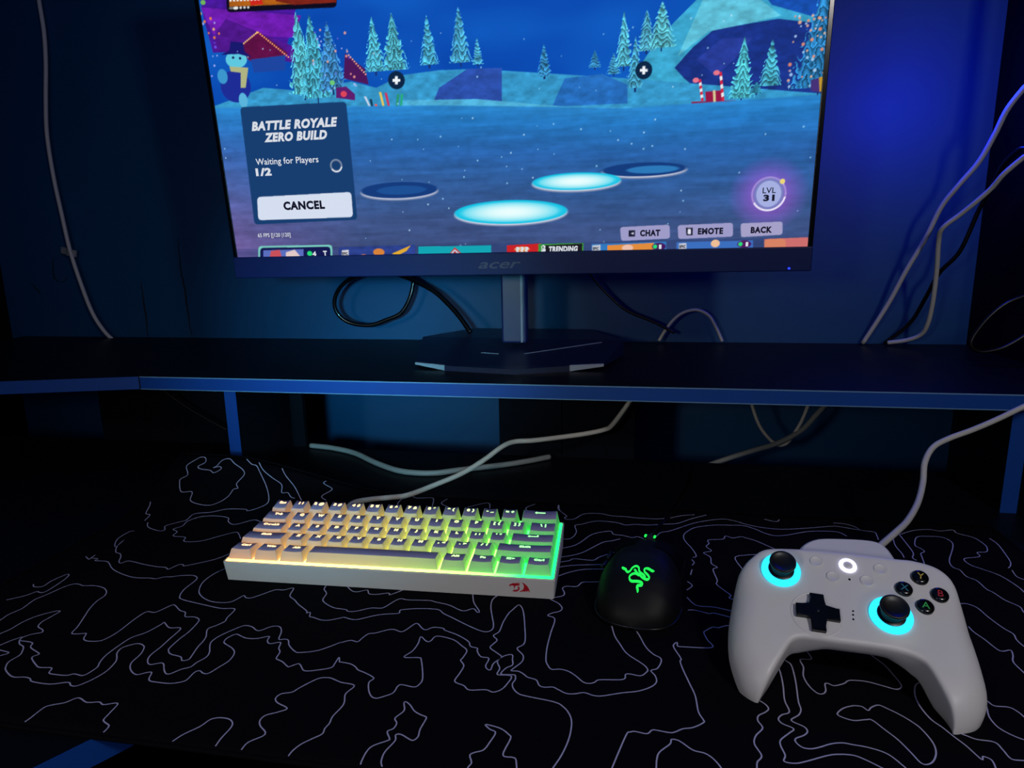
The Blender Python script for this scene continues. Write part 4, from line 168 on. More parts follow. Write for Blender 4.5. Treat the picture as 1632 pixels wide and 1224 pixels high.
def bm_prism(bm, pts, z0, z1, mi_side=0, mi_top=0):
    """pts ccw (x,y); z0/z1 may be callables"""
    f0 = z0 if callable(z0) else (lambda x, y: z0); f1 = z1 if callable(z1) else (lambda x, y: z1)
    a = [bm.verts.new((x, y, f0(x, y))) for x, y in pts]; b = [bm.verts.new((x, y, f1(x, y))) for x, y in pts]
    n = len(pts)
    t = bm.faces.new(b); t.material_index = mi_top
    u = bm.faces.new(list(reversed(a))); u.material_index = mi_top
    for i in range(n):
        f = bm.faces.new((a[i], a[(i+1) % n], b[(i+1) % n], b[i])); f.material_index = mi_side
    return t
def bm_lathe(bm, prof, cx=0, cy=0, seg=40, cz=0):
    rings = []
    for r, z in prof:
        rings.append([bm.verts.new((cx+r*math.cos(2*PI*i/seg), cy+r*math.sin(2*PI*i/seg), cz+z)) for i in range(seg)] if r > 1e-7 else [bm.verts.new((cx, cy, cz+z))])
    for A, B in zip(rings, rings[1:]):
        for i in range(seg):
            j = (i+1) % seg
            if len(A) == 1 and len(B) == 1: continue
            if len(A) == 1: bm.faces.new((A[0], B[i], B[j]))
            elif len(B) == 1: bm.faces.new((A[i], A[j], B[0]))
            else: bm.faces.new((A[i], A[j], B[j], B[i]))
def catmull(P, n=6, closed=False):
    out = []; N = len(P)
    rng = range(N if closed else N-1)
    for i in rng:
        p0 = P[(i-1) % N] if (closed or i > 0) else P[0]; p1 = P[i]; p2 = P[(i+1) % N]; p3 = P[(i+2) % N] if (closed or i < N-2) else P[-1]
        for k in range(n):
            t = k/n
            out.append(tuple(.5*((2*b)+(-a+c)*t+(2*a-5*b+4*c-d)*t*t+(-a+3*b-3*c+d)*t**3) for a, b, c, d in zip(p0, p1, p2, p3)))
    if not closed: out.append(tuple(P[-1]))
    return out
def bm_tube(bm, pts, r, seg=10, cap=True):
    pts = [Vector(p) for p in pts]; rings = []; nrm = None
    for i, p in enumerate(pts):
        t = (pts[min(i+1, len(pts)-1)]-pts[max(i-1, 0)]).normalized()
        if nrm is None: nrm = t.cross(Vector((0, 0, 1))); nrm = nrm if nrm.length > .01 else t.cross(Vector((1, 0, 0))); nrm.normalize()
        else: nrm = (nrm - t*nrm.dot(t)).normalized()
        b = t.cross(nrm); rr = r(i/(len(pts)-1)) if callable(r) else r
        rings.append([bm.verts.new(p+nrm*rr*math.cos(2*PI*k/seg)+b*rr*math.sin(2*PI*k/seg)) for k in range(seg)])
    for A, B in zip(rings, rings[1:]):
        for k in range(seg): bm.faces.new((A[k], A[(k+1) % seg], B[(k+1) % seg], B[k]))
    if cap: bm.faces.new(rings[0]); bm.faces.new(list(reversed(rings[-1])))
def text_geo(s, size=1., bold=0., shear=0., align='LEFT'):
    c = bpy.data.curves.new('lettering', 'FONT'); c.body = s; c.size = size; c.offset = bold; c.shear = shear; c.align_x = align; c.resolution_u = 3; c.space_character = 1+bold*2.2
    o = bpy.data.objects.new('lettering', c)
    m = bpy.data.meshes.new_from_object(o)
    v = [tuple(x.co) for x in m.vertices]; f = [tuple(p.vertices) for p in m.polygons]
    bpy.data.objects.remove(o); bpy.data.curves.remove(c); bpy.data.meshes.remove(m)
    return v, f

# ============ setting: walls and floor ============
zt = .1299      # top of the raised shelf
WY = 1.10       # plane of the back wall
w = mesh('wall_back', [(-1.19, WY, -.75), (.49, WY, -.75), (.49, WY, 1.7), (-1.19, WY, 1.7), (-1.19, WY+.06, -.75), (.49, WY+.06, -.75), (.49, WY+.06, 1.7), (-1.19, WY+.06, 1.7)],
     [(0, 1, 2, 3), (5, 4, 7, 6), (1, 5, 6, 2), (4, 0, 3, 7), (3, 2, 6, 7), (4, 5, 1, 0)], M_WALL); tag(w, kind='structure')
bm = bmesh.new()
for cr in CRACKS:
    P = catmull(cr, 8); rnd = random.Random(len(P))
    A = []; B = []
    for i, p in enumerate(P):
        ww = .0013*math.sin(PI*(i+.4)/(len(P)))+.0003; dx = rnd.uniform(-.0012, .0012)
        A.append(bm.verts.new((p[0]-ww+dx, WY-.0006, p[2]))); B.append(bm.verts.new((p[0]+ww+dx, WY-.0006, p[2])))
    for i in range(len(P)-1): bm.faces.new((A[i], B[i], B[i+1], A[i+1]))
frombm('plaster_cracks', bm, M_CRACK, w)
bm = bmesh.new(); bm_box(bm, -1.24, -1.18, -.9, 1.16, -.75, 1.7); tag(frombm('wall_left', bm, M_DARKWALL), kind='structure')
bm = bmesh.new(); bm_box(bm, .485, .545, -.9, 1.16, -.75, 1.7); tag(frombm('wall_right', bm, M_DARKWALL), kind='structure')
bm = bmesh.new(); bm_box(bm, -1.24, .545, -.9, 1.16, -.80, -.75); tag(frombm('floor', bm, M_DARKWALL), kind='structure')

# ============ desk ============
desk = empty('corner_desk', Matrix.Translation((0, .9, -.75)))
tag(desk, 'dark corner desk with blue edge banding and a raised monitor shelf', 'desk')
DI = Matrix.Translation((0, -.9, .75))
def dpart(name, bm, mats, parent=None):
    if parent is None: bmesh.ops.transform(bm, matrix=DI, verts=bm.verts)
    return frombm(name, bm, mats, desk if parent is None else parent)
top = [(.483, .332), (.483, .885), (-1.15, .885), (-1.15, -.35), (-.40, -.35), (-.40, .17), (-.303, .332)]
bm = bmesh.new(); bm_prism(bm, top, -.018, 0, 0, 0); dpart('desktop', bm, M_LAM)
bm = bmesh.new()
edge = [(-.40, -.35), (-.40, .17), (-.303, .332), (.483, .332)]
def band(bm, line, z0, z1, side, th=.0006):
    for (x0, y0), (x1, y1) in zip(line, line[1:]):
        d = Vector((x1-x0, y1-y0)).normalized(); n = Vector((d.y, -d.x))*side*th
        vs = [bm.verts.new((x, y, z)) for z in (z0, z1) for x, y in ((x0, y0), (x1, y1), (x1+n.x, y1+n.y), (x0+n.x, y0+n.y))]
        for f in ((0, 1, 2, 3), (4, 5, 6, 7), (0, 1, 5, 4), (1, 2, 6, 5), (2, 3, 7, 6), (3, 0, 4, 7)): bm.faces.new([vs[i] for i in f])
band(bm, edge, -.018, 0, 1); dpart('edge_banding', bm, M_BLUE)
# raised shelf in two boards meeting at an angle
sh = [(-.624, .75), (.483, .75), (.483, 1.098), (-.624, 1.098)]
bm = bmesh.new(); bm_prism(bm, sh, zt-.0164, zt); dpart('monitor_shelf', bm, M_LAM)
sl = [(-1.15, .594), (-.6245, .75), (-.6245, 1.098), (-1.15, 1.098)]
bm = bmesh.new(); bm_prism(bm, sl, zt-.0164, zt); dpart('corner_shelf', bm, M_LAM)
bm = bmesh.new(); band(bm, [(-.6235, .75), (.483, .75)], zt-.0164, zt, 1); dpart('shelf_edge_banding', bm, M_BLUE)
bm = bmesh.new(); band(bm, [(-1.15, .594), (-.6255, .7497)], zt-.0164, zt, 1); dpart('shelf_edge_banding', bm, M_BLUE)
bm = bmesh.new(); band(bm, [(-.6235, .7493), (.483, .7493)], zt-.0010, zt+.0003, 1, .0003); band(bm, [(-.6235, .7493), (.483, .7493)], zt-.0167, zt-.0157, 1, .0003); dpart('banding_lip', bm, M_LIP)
for x0 in (-.5105, .385):
    bm = bmesh.new(); bm_box(bm, x0, x0+.016, .756, .885, 0, zt-.0164); dpart('support_panel', bm, M_LAM)
    bm = bmesh.new(); bm_box(bm, x0, x0+.016, .7555, .756, 0, zt-.0164); dpart('support_edge_banding', bm, M_BLUE)
for x0, x1 in ((-.815, -.475), (-.183, -.0965), (-.0955, .002)):
    bm = bmesh.new(); bm_box(bm, x0, x1, .887, .895, -.10, zt-.0164, .0004); dpart('shadow_panel', bm, M_PANEL)  # dark boards added to give the sharp-edged shade under the shelf
for x, y in ((-1.10, -.30), (-.47, -.30), (-1.10, .84), (.46, .36), (.46, .84)):
    bm = bmesh.new(); bm_box(bm, x-.02, x+.02, y-.02, y+.02, -.75, -.018); dpart('leg', bm, M_LAM)

# ============ desk mat ============
def curl(x, y):
    a = min(max((-.25-x)/.24, 0), 1); b = min(max((y-.58)/.13, 0), 1)
    return .003+.040*(a*a*(3-2*a))*b*b
MX0, MX1, MY0, MY1 = -.545, .355, .304, .7105
nx, ny_ = 90, 44; vs = []; fs = []
for j in range(ny_+1):
    for i in range(nx+1):
        x = MX0+(MX1-MX0)*i/nx; y = MY0+(MY1-MY0)*j/ny_; vs.append((x, y, curl(x, y)))
NV = len(vs); vs += [(x, y, z-.0028) for x, y, z in vs]
for j in range(ny_):
    for i in range(nx):
        a = j*(nx+1)+i; fs.append((a, a+1, a+nx+2, a+nx+1)); fs.append((a+NV, a+nx+1+NV, a+nx+2+NV, a+1+NV))
bd = [i for i in range(nx+1)]+[j*(nx+1)+nx for j in range(1, ny_+1)]+[ny_*(nx+1)+i for i in range(nx-1, -1, -1)]+[j*(nx+1) for j in range(ny_-1, 0, -1)]
for a, b in zip(bd, bd[1:]+bd[:1]): fs.append((a, a+NV, b+NV, b))
mat_o = mesh('desk_mat', vs, fs, M_MAT, None, True)
tag(mat_o, 'large black desk mat printed with thin pale wavy contour lines', 'desk mat')
bm = bmesh.new()
for li in MAT_LINES:
    P = [(li[i]/1000, li[i+1]/1000) for i in range(0, len(li), 2)]
    Q = [p for p in catmull(P, 5)]
    Q = [Q[0]]+[b for a, b in zip(Q, Q[1:]) if (a[0]-b[0])**2+(a[1]-b[1])**2 > 1e-8]
    h = .00044; prev = None
    for i, (x, y) in enumerate(Q):
        x0, y0 = Q[max(i-1, 0)]; x1, y1 = Q[min(i+1, len(Q)-1)]
        d = Vector((x1-x0, y1-y0))
        d = d.normalized() if d.length > 1e-9 else Vector((1, 0)); n = Vector((-d.y, d.x))*h
        ok = MX0+.003 < x < MX1-.003 and MY0+.003 < y < MY1-.001
        if not ok: prev = None; continue
        a = bm.verts.new((x+n.x, y+n.y, curl(x+n.x, y+n.y)+.00025)); b = bm.verts.new((x-n.x, y-n.y, curl(x-n.x, y-n.y)+.00025))
        if prev: bm.faces.new((prev[0], a, b, prev[1]))
        prev = (a, b)
frombm('printed_contour_lines', bm, M_LINE, mat_o)
bm = bmesh.new()
bm_tube(bm, [(MX0+(MX1-MX0)*i/60, MY0, curl(MX0+(MX1-MX0)*i/60, MY0)-.0006) for i in range(61)], .0013, 6)
bm_tube(bm, [(MX0+(MX1-MX0)*i/60, MY1, curl(MX0+(MX1-MX0)*i/60, MY1)-.0006) for i in range(61)], .0013, 6)
for x in (MX0, MX1): bm_tube(bm, [(x, MY0+(MY1-MY0)*i/40, curl(x, MY0+(MY1-MY0)*i/40)-.0006) for i in range(41)], .0013, 6)
frombm('stitched_edge', bm, M_STITCH, mat_o)

# ============ monitor ============
mo = Vector(MON['o']); mex = Vector(MON['ex']); mez = Vector(MON['ez']); mny = Vector(MON['ny'])
if mny.y > 0: mny = -mny                      # faces the room
MM = Matrix(((mex.x, -mny.x, mez.x, mo.x), (mex.y, -mny.y, mez.y, mo.y), (mex.z, -mny.z, mez.z, mo.z), (0, 0, 0, 1)))
mon = empty('computer_monitor', Matrix.Translation((-.166, .93, zt)))
tag(mon, 'wide black monitor on the raised shelf showing a snowy game lobby', 'monitor')
rel = mon.matrix_world.inverted() @ MM        # panel frame relative to the stand base
def mpart(name, bm, mats, parent=None, smooth=False):
    o = frombm(name, bm, mats, mon if parent is None else parent, smooth)
    if parent is None: o.matrix_local = rel
    return o
SWm, SHm = .697, .392; hw = SWm/2
# screen: a fine grid that carries the lit picture as a colour attribute
NX, NYg = 920, 517
def paint():
    u = np.linspace(-SWm*500, SWm*500, NX); v = np.linspace(0, SHm*1000, NYg)
    U, V = np.meshgrid(u, v); px = u[1]-u[0]
    rs = np.random.RandomState(4)
    def noise(sx, sy, oct=3):
        o = np.zeros_like(U); amp = 1
        for k in range(oct):
            nx_, ny2 = int(U.ptp()/(sx/2**k))+3, int(V.ptp()/(sy/2**k))+3
            g = rs.rand(ny2, nx_); a = (U-U.min())/(sx/2**k); b = (V-V.min())/(sy/2**k)
            i = a.astype(int); j = b.astype(int); fa = a-i; fb = b-j; fa = fa*fa*(3-2*fa); fb = fb*fb*(3-2*fb)
            o += amp*(g[j, i]*(1-fa)*(1-fb)+g[j, i+1]*fa*(1-fb)+g[j+1, i]*(1-fa)*fb+g[j+1, i+1]*fa*fb); amp *= .5
        return o/1.75
    I = np.zeros((NYg, NX, 3))
    n1 = noise(120, 60); 
    for c, (a, b) in enumerate(((8, 22), (62, 105), (165, 205))): I[..., c] = a+(b-a)*np.clip(n1*1.2-.1, 0, 1)
    def pip(pts, s=1):
        P = np.array(pts).reshape(-1, 2); m = np.zeros(U.shape)
        x0, y0 = P.min(0)-1.5; x1, y1 = P.max(0)+1.5
        i0, i1 = np.searchsorted(u, [x0, x1]); j0, j1 = np.searchsorted(v, [y0, y1])
        if i1 <= i0 or j1 <= j0: return m
        acc = np.zeros((j1-j0, i1-i0)); OFF = (-.33, 0, .33)
        for dx in OFF:
            for dy in OFF:
                uu = U[j0:j1, i0:i1]+dx*px; vv = V[j0:j1, i0:i1]+dy*px; ins = np.zeros(uu.shape, bool)
                for k in range(len(P)):
                    (ax, ay), (bx, by) = P[k], P[k-1]
                    if ay == by: continue
                    c = (ay > vv) != (by > vv); xi = (bx-ax)*(vv-ay)/(by-ay)+ax
                    ins ^= c & (uu < xi)
                acc += ins
        m[j0:j1, i0:i1] = acc/9
        return m
    def comp(m, col):
        nonlocal I
        I = I*(1-m[..., None])+np.array(col, float)*m[..., None]
    tex = noise(9, 5); st = noise(60, 5)
    for kind, d, col in SCREEN_SHAPES:
        col = np.array(col, float)
        if kind == 'P':
            m = pip(d); comp(m, col); 
            big = m.sum() > 1500
            if big: I = I*(1+(tex[..., None]-.5)*.35*m[..., None])
        elif kind == 'R':
            P = np.array(d).reshape(-1, 2); out = []
            rad = min(5., abs(P[2, 1]-P[1, 1])*.22)
            for k in range(4):
                p = P[k]; a = P[k-1]-p; b = P[(k+1) % 4]-p; a = a/np.hypot(*a)*rad; b = b/np.hypot(*b)*rad
                for t in np.linspace(0, 1, 6): out.append((1-t)**2*(p+a)+2*t*(1-t)*p+t*t*(p+b))
            comp(pip(np.array(out).ravel()), col)
        elif kind in 'EGS' and kind != '':
            cx, cy, rx, ry = d; rx = max(rx, .9); ry = max(ry, .9); r = np.sqrt(((U-cx)/rx)**2+((V-cy)/ry)**2)
            if kind == 'E': comp(np.clip((1-r)*min(rx, ry)/px+.5, 0, 1), col)
            elif kind == 'G': comp(np.clip(1.0-r**2.2, 0, 1)**.8*np.clip((1-r)*6, 0, 1), col)
            else: comp(np.clip(1-r, 0, 1)**1.0*.85, col)
        elif kind == 'A':
            cx, cy, r0, r1 = d; r = np.hypot(U-cx, V-cy); an = np.arctan2(V-cy, U-cx)
            comp(np.clip((r-r0)/px+.5, 0, 1)*np.clip((r1-r)/px+.5, 0, 1)*(.35+.65*((an > -2.6) & (an < -.2))), col)
        elif kind == 'T':
            cx, y0, y1, ww = d; H = y1-y0; f = np.clip((V-y0)/H, 0, 1)
            teeth = (f*8+cx*.37+.5*np.sin((U-cx)*.55+cx)+1.7*(tex-.5)+.25*abs(U-cx)/max(ww, 1)*6) % 1.0
            half = ww/2*(1-f)**.85*(.55+.45*(1-teeth))
            m = np.clip((half-abs(U-cx))/px+.5, 0, 1)*(V > y0+H*.06)*(V < y1)
            tr = (abs(U-cx) < .9)*(V > y0-1)*(V < y0+H*.2); comp(tr*1., (25, 50, 110))
            sh_ = (.45+.75*(1-teeth))*(.72+.5*tex)
            cc = np.clip(col*sh_[..., None], 0, 255); I = I*(1-m[..., None])+cc*m[..., None]
        elif kind == 'D':
            x0, y0, x1, y1, n, r, sd = d; r_ = np.random.RandomState(sd)
            for k in range(int(n)):
                cx = r_.uniform(x0, x1); cy = r_.uniform(y0, y1); rr = r*r_.uniform(.5, 1.2); cl = col[r_.randint(len(col))]
                i0, i1 = np.searchsorted(u, [cx-4, cx+4]); j0, j1 = np.searchsorted(v, [cy-4, cy+4])
                q_ = np.clip((rr-np.hypot(U[j0:j1, i0:i1]-cx, V[j0:j1, i0:i1]-cy))/px+.5, 0, 1)*.8
                I[j0:j1, i0:i1] = I[j0:j1, i0:i1]*(1-q_[..., None])+np.array(cl)*q_[..., None]
        elif kind == 'ICE':
            xs = d[0::2]; ys = d[1::2]; line = np.interp(U, xs, ys)
            m = np.clip((line-V)/1.5+.5, 0, 1); f = np.clip((line-V)/165, 0, 1)
            kx = [0, .10, .30, .55, .8, 1]
            cr = np.interp(f, kx, [45, 38, 42, 52, 62, 60]); cg = np.interp(f, kx, [135, 118, 98, 92, 84, 76]); cb = np.interp(f, kx, [205, 190, 168, 152, 135, 122])
            lr = np.clip((-U-170)/180, 0, 1); cr = cr+lr*45*f; cg = cg+lr*14*f; cb = cb+lr*28*f
            s_ = (.86+.28*st)*(.93+.14*tex); I = I*(1-m[..., None])+np.stack([cr*s_, cg*s_, cb*s_], -1)*m[..., None]
        elif kind == 'SHADE':
            m = (V < d[0])*.25; comp(m, (30, 50, 110))
    return np.clip(I, 0, 255).astype(np.uint8), u, v
img, uu, vv = paint()
U, V = np.meshgrid(uu/1000, vv/1000)
co = np.stack([U, np.full_like(U, -.0005), V], -1).reshape(-1, 3).astype(np.float32)
idx = np.arange(NX*NYg).reshape(NYg, NX)
quads = np.stack([idx[:-1, :-1], idx[:-1, 1:], idx[1:, 1:], idx[1:, :-1]], -1).reshape(-1, 4)
sm = bpy.data.meshes.new('screen'); sm.vertices.add(len(co)); sm.vertices.foreach_set('co', co.ravel())
sm.loops.add(quads.size); sm.loops.foreach_set('vertex_index', quads.ravel().astype(np.int32))
sm.polygons.add(len(quads)); sm.polygons.foreach_set('loop_start', np.arange(0, quads.size, 4, dtype=np.int32))
sm.update(calc_edges=True)
ca = sm.color_attributes.new('picture', 'BYTE_COLOR', 'POINT')
rgba = np.ones((len(co), 4), np.float32); rgba[:, :3] = img.reshape(-1, 3)/255.
ca.data.foreach_set('color_srgb', rgba.ravel())
sm.materials.append(M_SCREEN)
screen = put(bpy.data.objects.new('screen', sm), mon); screen.matrix_local = rel
tag(screen, 'lit screen showing a snowy landscape and menu buttons')
for s, u_, v_, h_, col, bold, shear, wd in SCREEN_TEXT:
    tv, tf = text_geo(s, 1., .055 if bold else .012, shear)
    x0 = min(p[0] for p in tv); x1 = max(p[0] for p in tv); sy = h_/.70; sx = (wd/(x1-x0)) if wd else sy
    mesh('menu_lettering', [((u_+(p[0]-x0)*sx)/1000, -.0010, (v_+p[1]*sy)/1000) for p in tv], tf, M_TXTD if sum(col) < 350 else M_TXTW, screen)
# bezels, housing
B = .0055; BB = .027
bm = bmesh.new()
bm_box(bm, -hw-B, -hw, -.0015, .012, -BB, SHm+B, .0008); bm_box(bm, hw, hw+B, -.0015, .012, -BB, SHm+B, .0008)
bm_box(bm, -hw-B, hw+B, -.0015, .012, SHm, SHm+B, .0008); mpart('bezel', bm, M_GLOSSBLK)
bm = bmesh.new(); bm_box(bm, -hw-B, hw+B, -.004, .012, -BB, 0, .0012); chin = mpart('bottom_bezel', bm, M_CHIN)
bm = bmesh.new(); bm_box(bm, -hw-B*.8, hw+B*.8, .0121, .030, -BB+.003, SHm+B*.8, .004); bm_box(bm, -.16, .16, .0301, .052, .02, .22, .008); mpart('rear_housing', bm, M_PLAST)
bm = bmesh.new(); bm_lathe(bm, [(0, 0), (.0013, 0), (.0013, -.0006), (0, -.0008)], seg=14)
bmesh.ops.rotate(bm, verts=bm.verts, matrix=Matrix.Rotation(-PI/2, 3, 'X')); bmesh.ops.translate(bm, verts=bm.verts, vec=(hw-.0185, -.0046, -.0235))
lo = frombm('power_light', bm, M_LED, chin); tag(lo, 'small lit blue power light')
tv, tf = text_geo('acer', .021, .0003, .35, 'CENTER'); x0 = sum(p[0] for p in tv)/len(tv)
o = mesh('maker_lettering', [((p[0]-x0)*1.35-.006, -.0045, p[1]*.75-.0185) for p in tv], tf, M_LOGO, chin)
# stand
bm = bmesh.new(); Z = .0222
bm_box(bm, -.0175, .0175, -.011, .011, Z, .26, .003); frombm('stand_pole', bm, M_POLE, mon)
bm = bmesh.new(); bm_box(bm, .0100, .0128, -.0118, -.0112, Z+.001, .24, .0002); frombm('pole_highlight', bm, M_SILVER2, mon)  # highlight on the pole's right edge, put in as a silver strip
def bz(x, y): return .0065+.016*min(max((y+.105)/.15, 0), 1)   # top of the foot rises to the back
foot = [(.020, -.124), (.086, -.097), (.128, -.088), (.150, .035), (.095, .145), (-.095, .150), (-.150, .045), (-.117, -.094), (-.074, -.106)]
bm = bmesh.new(); bm_prism(bm, foot, lambda x, y: .0058 if abs(x) > .11 and y < .0 else 0.0, bz); bmesh.ops.triangulate(bm, faces=[f for f in bm.faces if len(f.verts) > 4])
frombm('stand_foot', bm, M_FOOT, mon)
for A, Bq in ((foot[8], foot[7]), (foot[1], foot[2])):
    bm = bmesh.new(); d = Vector((Bq[0]-A[0], Bq[1]-A[1])).normalized(); n = Vector((d.y, -d.x)); n = n if n.y < 0 else -n
    a = Vector(A)+n*.0004; b = Vector(Bq)+n*.0004
    vs_ = [(a.x, a.y, .0004), (b.x, b.y, .0056), (b.x, b.y, bz(*Bq)+.0006), (a.x, a.y, bz(*A)+.0006)]
    vv_ = [bm.verts.new(p) for p in vs_]; bm.faces.new(vv_)
    w2 = [bm.verts.new((p[0]-n.x*.003, p[1]-n.y*.003, p[2]+.0002)) for p in vs_[2:]]; bm.faces.new((vv_[3], vv_[2], w2[0], w2[1]))
    tag(frombm('foot_trim', bm, M_SILVER, mon), 'silver trim on the foot')
for a, b in (((.02, -.045), (.12, .02)), ((-.04, -.042), (-.015, -.047))):
    bm = bmesh.new(); bm_tube(bm, [(a[0], a[1], bz(*a)+.0004), (b[0], b[1], bz(*b)+.0004)], .0005, 5); frombm('foot_ridge', bm, M_SILVER2, mon)

# ============ keyboard ============
kt = KB['ktilt']; ky = KB['kyaw']
KM = Matrix.Translation((KB['kx'], KB['ky'], KB['kz'])) @ Matrix.Rotation(ky, 4, 'Z') @ Matrix.Rotation(kt, 4, 'X')
kbd = empty('mechanical_keyboard', KM)
tag(kbd, 'compact white mechanical keyboard with yellow to green backlight lying on the mat', 'keyboard')
KW, KD = .2917, .1017
def kbot(v): return (.0034-KB['kz']-v*math.sin(kt))/math.cos(kt)
bm = bmesh.new(); g = KB['draft']; rim = .0016
o4 = [(0, 0), (KW, 0), (KW, KD), (0, KD)]; cs = [(1, 1), (-1, 1), (-1, -1), (1, -1)]
def rr_ring(x0, y0, x1, y1, r, z, n=4):
    out = []
    for cx, cy, a0 in ((x1-r, y0+r, -90), (x1-r, y1-r, 0), (x0+r, y1-r, 90), (x0+r, y0+r, 180)):
        for k in range(n+1):
            a = math.radians(a0+90*k/n); x = cx+r*math.cos(a); y = cy+r*math.sin(a); out.append((x, y, z(y) if callable(z) else z))
    return out
def loft(bm, rings, cap0=True, cap1=True, mi=None):
    R = [[bm.verts.new(p) for p in r] for r in rings]; n = len(R[0])
    for q_, (A, Bn) in enumerate(zip(R, R[1:])):
        for i in range(n):
            f = bm.faces.new((A[i], A[(i+1) % n], Bn[(i+1) % n], Bn[i]))
            if mi: f.material_index = mi[q_]
    if cap0: bm.faces.new(list(reversed(R[0])))
    if cap1: bm.faces.new(R[-1])
    return R
loft(bm, [rr_ring(g, g, KW-g, KD-g, .002, kbot), rr_ring(.0001, .0001, KW-.0001, KD-.0001, .0022, -.0006), rr_ring(.0005, .0005, KW-.0005, KD-.0005, .002, 0), rr_ring(rim, rim, KW-rim, KD-rim, .0016, 0), rr_ring(rim, rim, KW-rim, KD-rim, .0016, -.0045)])
frombm('case', bm, M_KCASE, kbd)
# backlit switch plate with lamps
bm = bmesh.new(); loft(bm, [rr_ring(rim+.0001, rim+.0001, KW-rim-.0001, KD-rim-.0001, .0015, -.0044), rr_ring(rim+.0001, rim+.0001, KW-rim-.0001, KD-rim-.0001, .0015, -.0004)])
tag(frombm('backlit_plate', bm, M_PLATE, kbd), 'glowing plate under the keys, amber at left and green at right')
mg = (KW-.2858)/2; mdp = (KD-.09525)/2; Uk = .01905
ROWS = [
 [('Esc', 1)]+[(a, 1) for a in ('1 !', '2 @', '3 #', '4 $', '5 %', '6 ^', '7 &', '8 *', '9 (', '0 )', '- _', '= +')]+[('<bk>', 2)],
 [('Tab', 1.5)]+[(a, 1) for a in 'QWERTYUIOP']+[('[ {', 1), ('] }', 1), ('\\ |', 1.5)],
 [('CapsLk', 1.75)]+[(a, 1) for a in 'ASDFGHJKL']+[('; :', 1), ("' \"", 1), ('<en>', 2.25)],
 [('Shift', 2.25)]+[(a, 1) for a in 'ZXCVBNM']+[(', <', 1), ('. >', 1), ('/ ?', 1), ('Shift', 2.75)],
 [('Ctrl', 1.25), ('Win', 1.25), ('Alt', 1.25), ('', 6.25), ('Alt', 1.25), ('Fn', 1.25), ('<mn>', 1.25), ('Ctrl', 1.25)]]
TILT = [.0020, .0012, .0002, -.0006, -.0010]
def keycap(w, h, dz, wide):
    bm = bmesh.new(); W2 = w*Uk; gap = .0009; nx_ = 9
    fi = KB['inset']; fo = KB['off']; bo = .0022
    def ring(x0, y0, x1, y1, zf):
        """front edge left to right, then back edge right to left"""
        A = [(x0+(x1-x0)*i/nx_, y0) for i in range(nx_+1)]; Bk = [(x1-(x1-x0)*i/nx_, y1) for i in range(nx_+1)]
        cx = (x0+x1)/2
        return [(x, y, zf((x-cx)/((x1-x0)/2), (y-y0)/(y1-y0))) for x, y in A+Bk]
    def lerp(t): return (gap+(fi-gap)*t, gap+(fo-gap)*t, W2-gap-(fi-gap)*t, Uk-gap-(bo-gap)*t)
    dish = .0007 if not wide else -.0002
    base = .0010
    def topz(e): return lambda a, b: h+dz*b-dish*(1-a*a)+e
    rings = [ring(*lerp(0), lambda a, b: base), ring(*lerp(.5), lambda a, b: base+(h-base)*.52), ring(*lerp(.96), topz(-.0005)), ring(*[p+s*.0003 for p, s in zip(lerp(1.0), (1, 1, -1, -1))], topz(0))]
    R = [[bm.verts.new(p) for p in r] for r in rings]; n = len(R[0])
    for A, Bn in zip(R, R[1:]):
        for i in range(n):
            f = bm.faces.new((A[i], A[(i+1) % n], Bn[(i+1) % n], Bn[i])); f.smooth = False
    T = R[-1]
    for i in range(nx_):
        f = bm.faces.new((T[i], T[i+1], T[n-2-i], T[n-1-i])); f.material_index = 1; f.smooth = True
    bmesh.ops.recalc_face_normals(bm, faces=bm.faces)
    m = bpy.data.meshes.new('keycap'); bm.to_mesh(m); bm.free(); m.materials.append(M_KSIDE); m.materials.append(M_KTOP)
    return m
def topz_at(w, h, dz, wide, x, y):
    W2 = w*Uk; fi = KB['inset']+.0003; y0 = KB['off']+.0003; y1 = Uk-.0022-.0003
    a = (x-W2/2)/(W2/2-fi); b = (y-y0)/(y1-y0); return h+dz*b-(.0007 if not wide else -.0002)*(1-a*a)+.0001
def legend_geo(s):
    if s == '<bk>': return [(0, .5), (.5, 1.), (.5, .68), (2.6, .68), (2.6, .32), (.5, .32), (.5, 0)], [(0, 1, 2, 3, 4, 5, 6)]
    if s == '<en>': return [(0, .4), (.5, .9), (.5, .58), (2.2, .58), (2.2, 1.), (2.55, 1.), (2.55, .22), (.5, .22), (.5, -.1)], [(0, 1, 2, 3, 4, 5, 6, 7, 8)]
    if s == '<mn>': return [(0, 0), (1.1, 0), (1.1, .25), (0, .25), (0, .4), (1.1, .4), (1.1, .62), (0, .62), (0, .78), (1.1, .78), (1.1, 1.), (0, 1.), (1.25, .1), (2., .5), (1.25, .9)], [(0, 1, 2, 3), (4, 5, 6, 7), (8, 9, 10, 11), (12, 13, 14)]
    parts = s.split(' ') if ' ' in s else [s]
    V_ = []; F_ = []; x = 0
    for p in parts:
        tv, tf = text_geo(p, 1., .08, 0)
        x0 = min(q_[0] for q_ in tv); x1 = max(q_[0] for q_ in tv); b = len(V_)
        V_ += [(q_[0]-x0+x, q_[1]) for q_ in tv]; F_ += [tuple(i+b for i in f) for f in tf]; x += (x1-x0)+.42
    return V_, F_
cache = {}
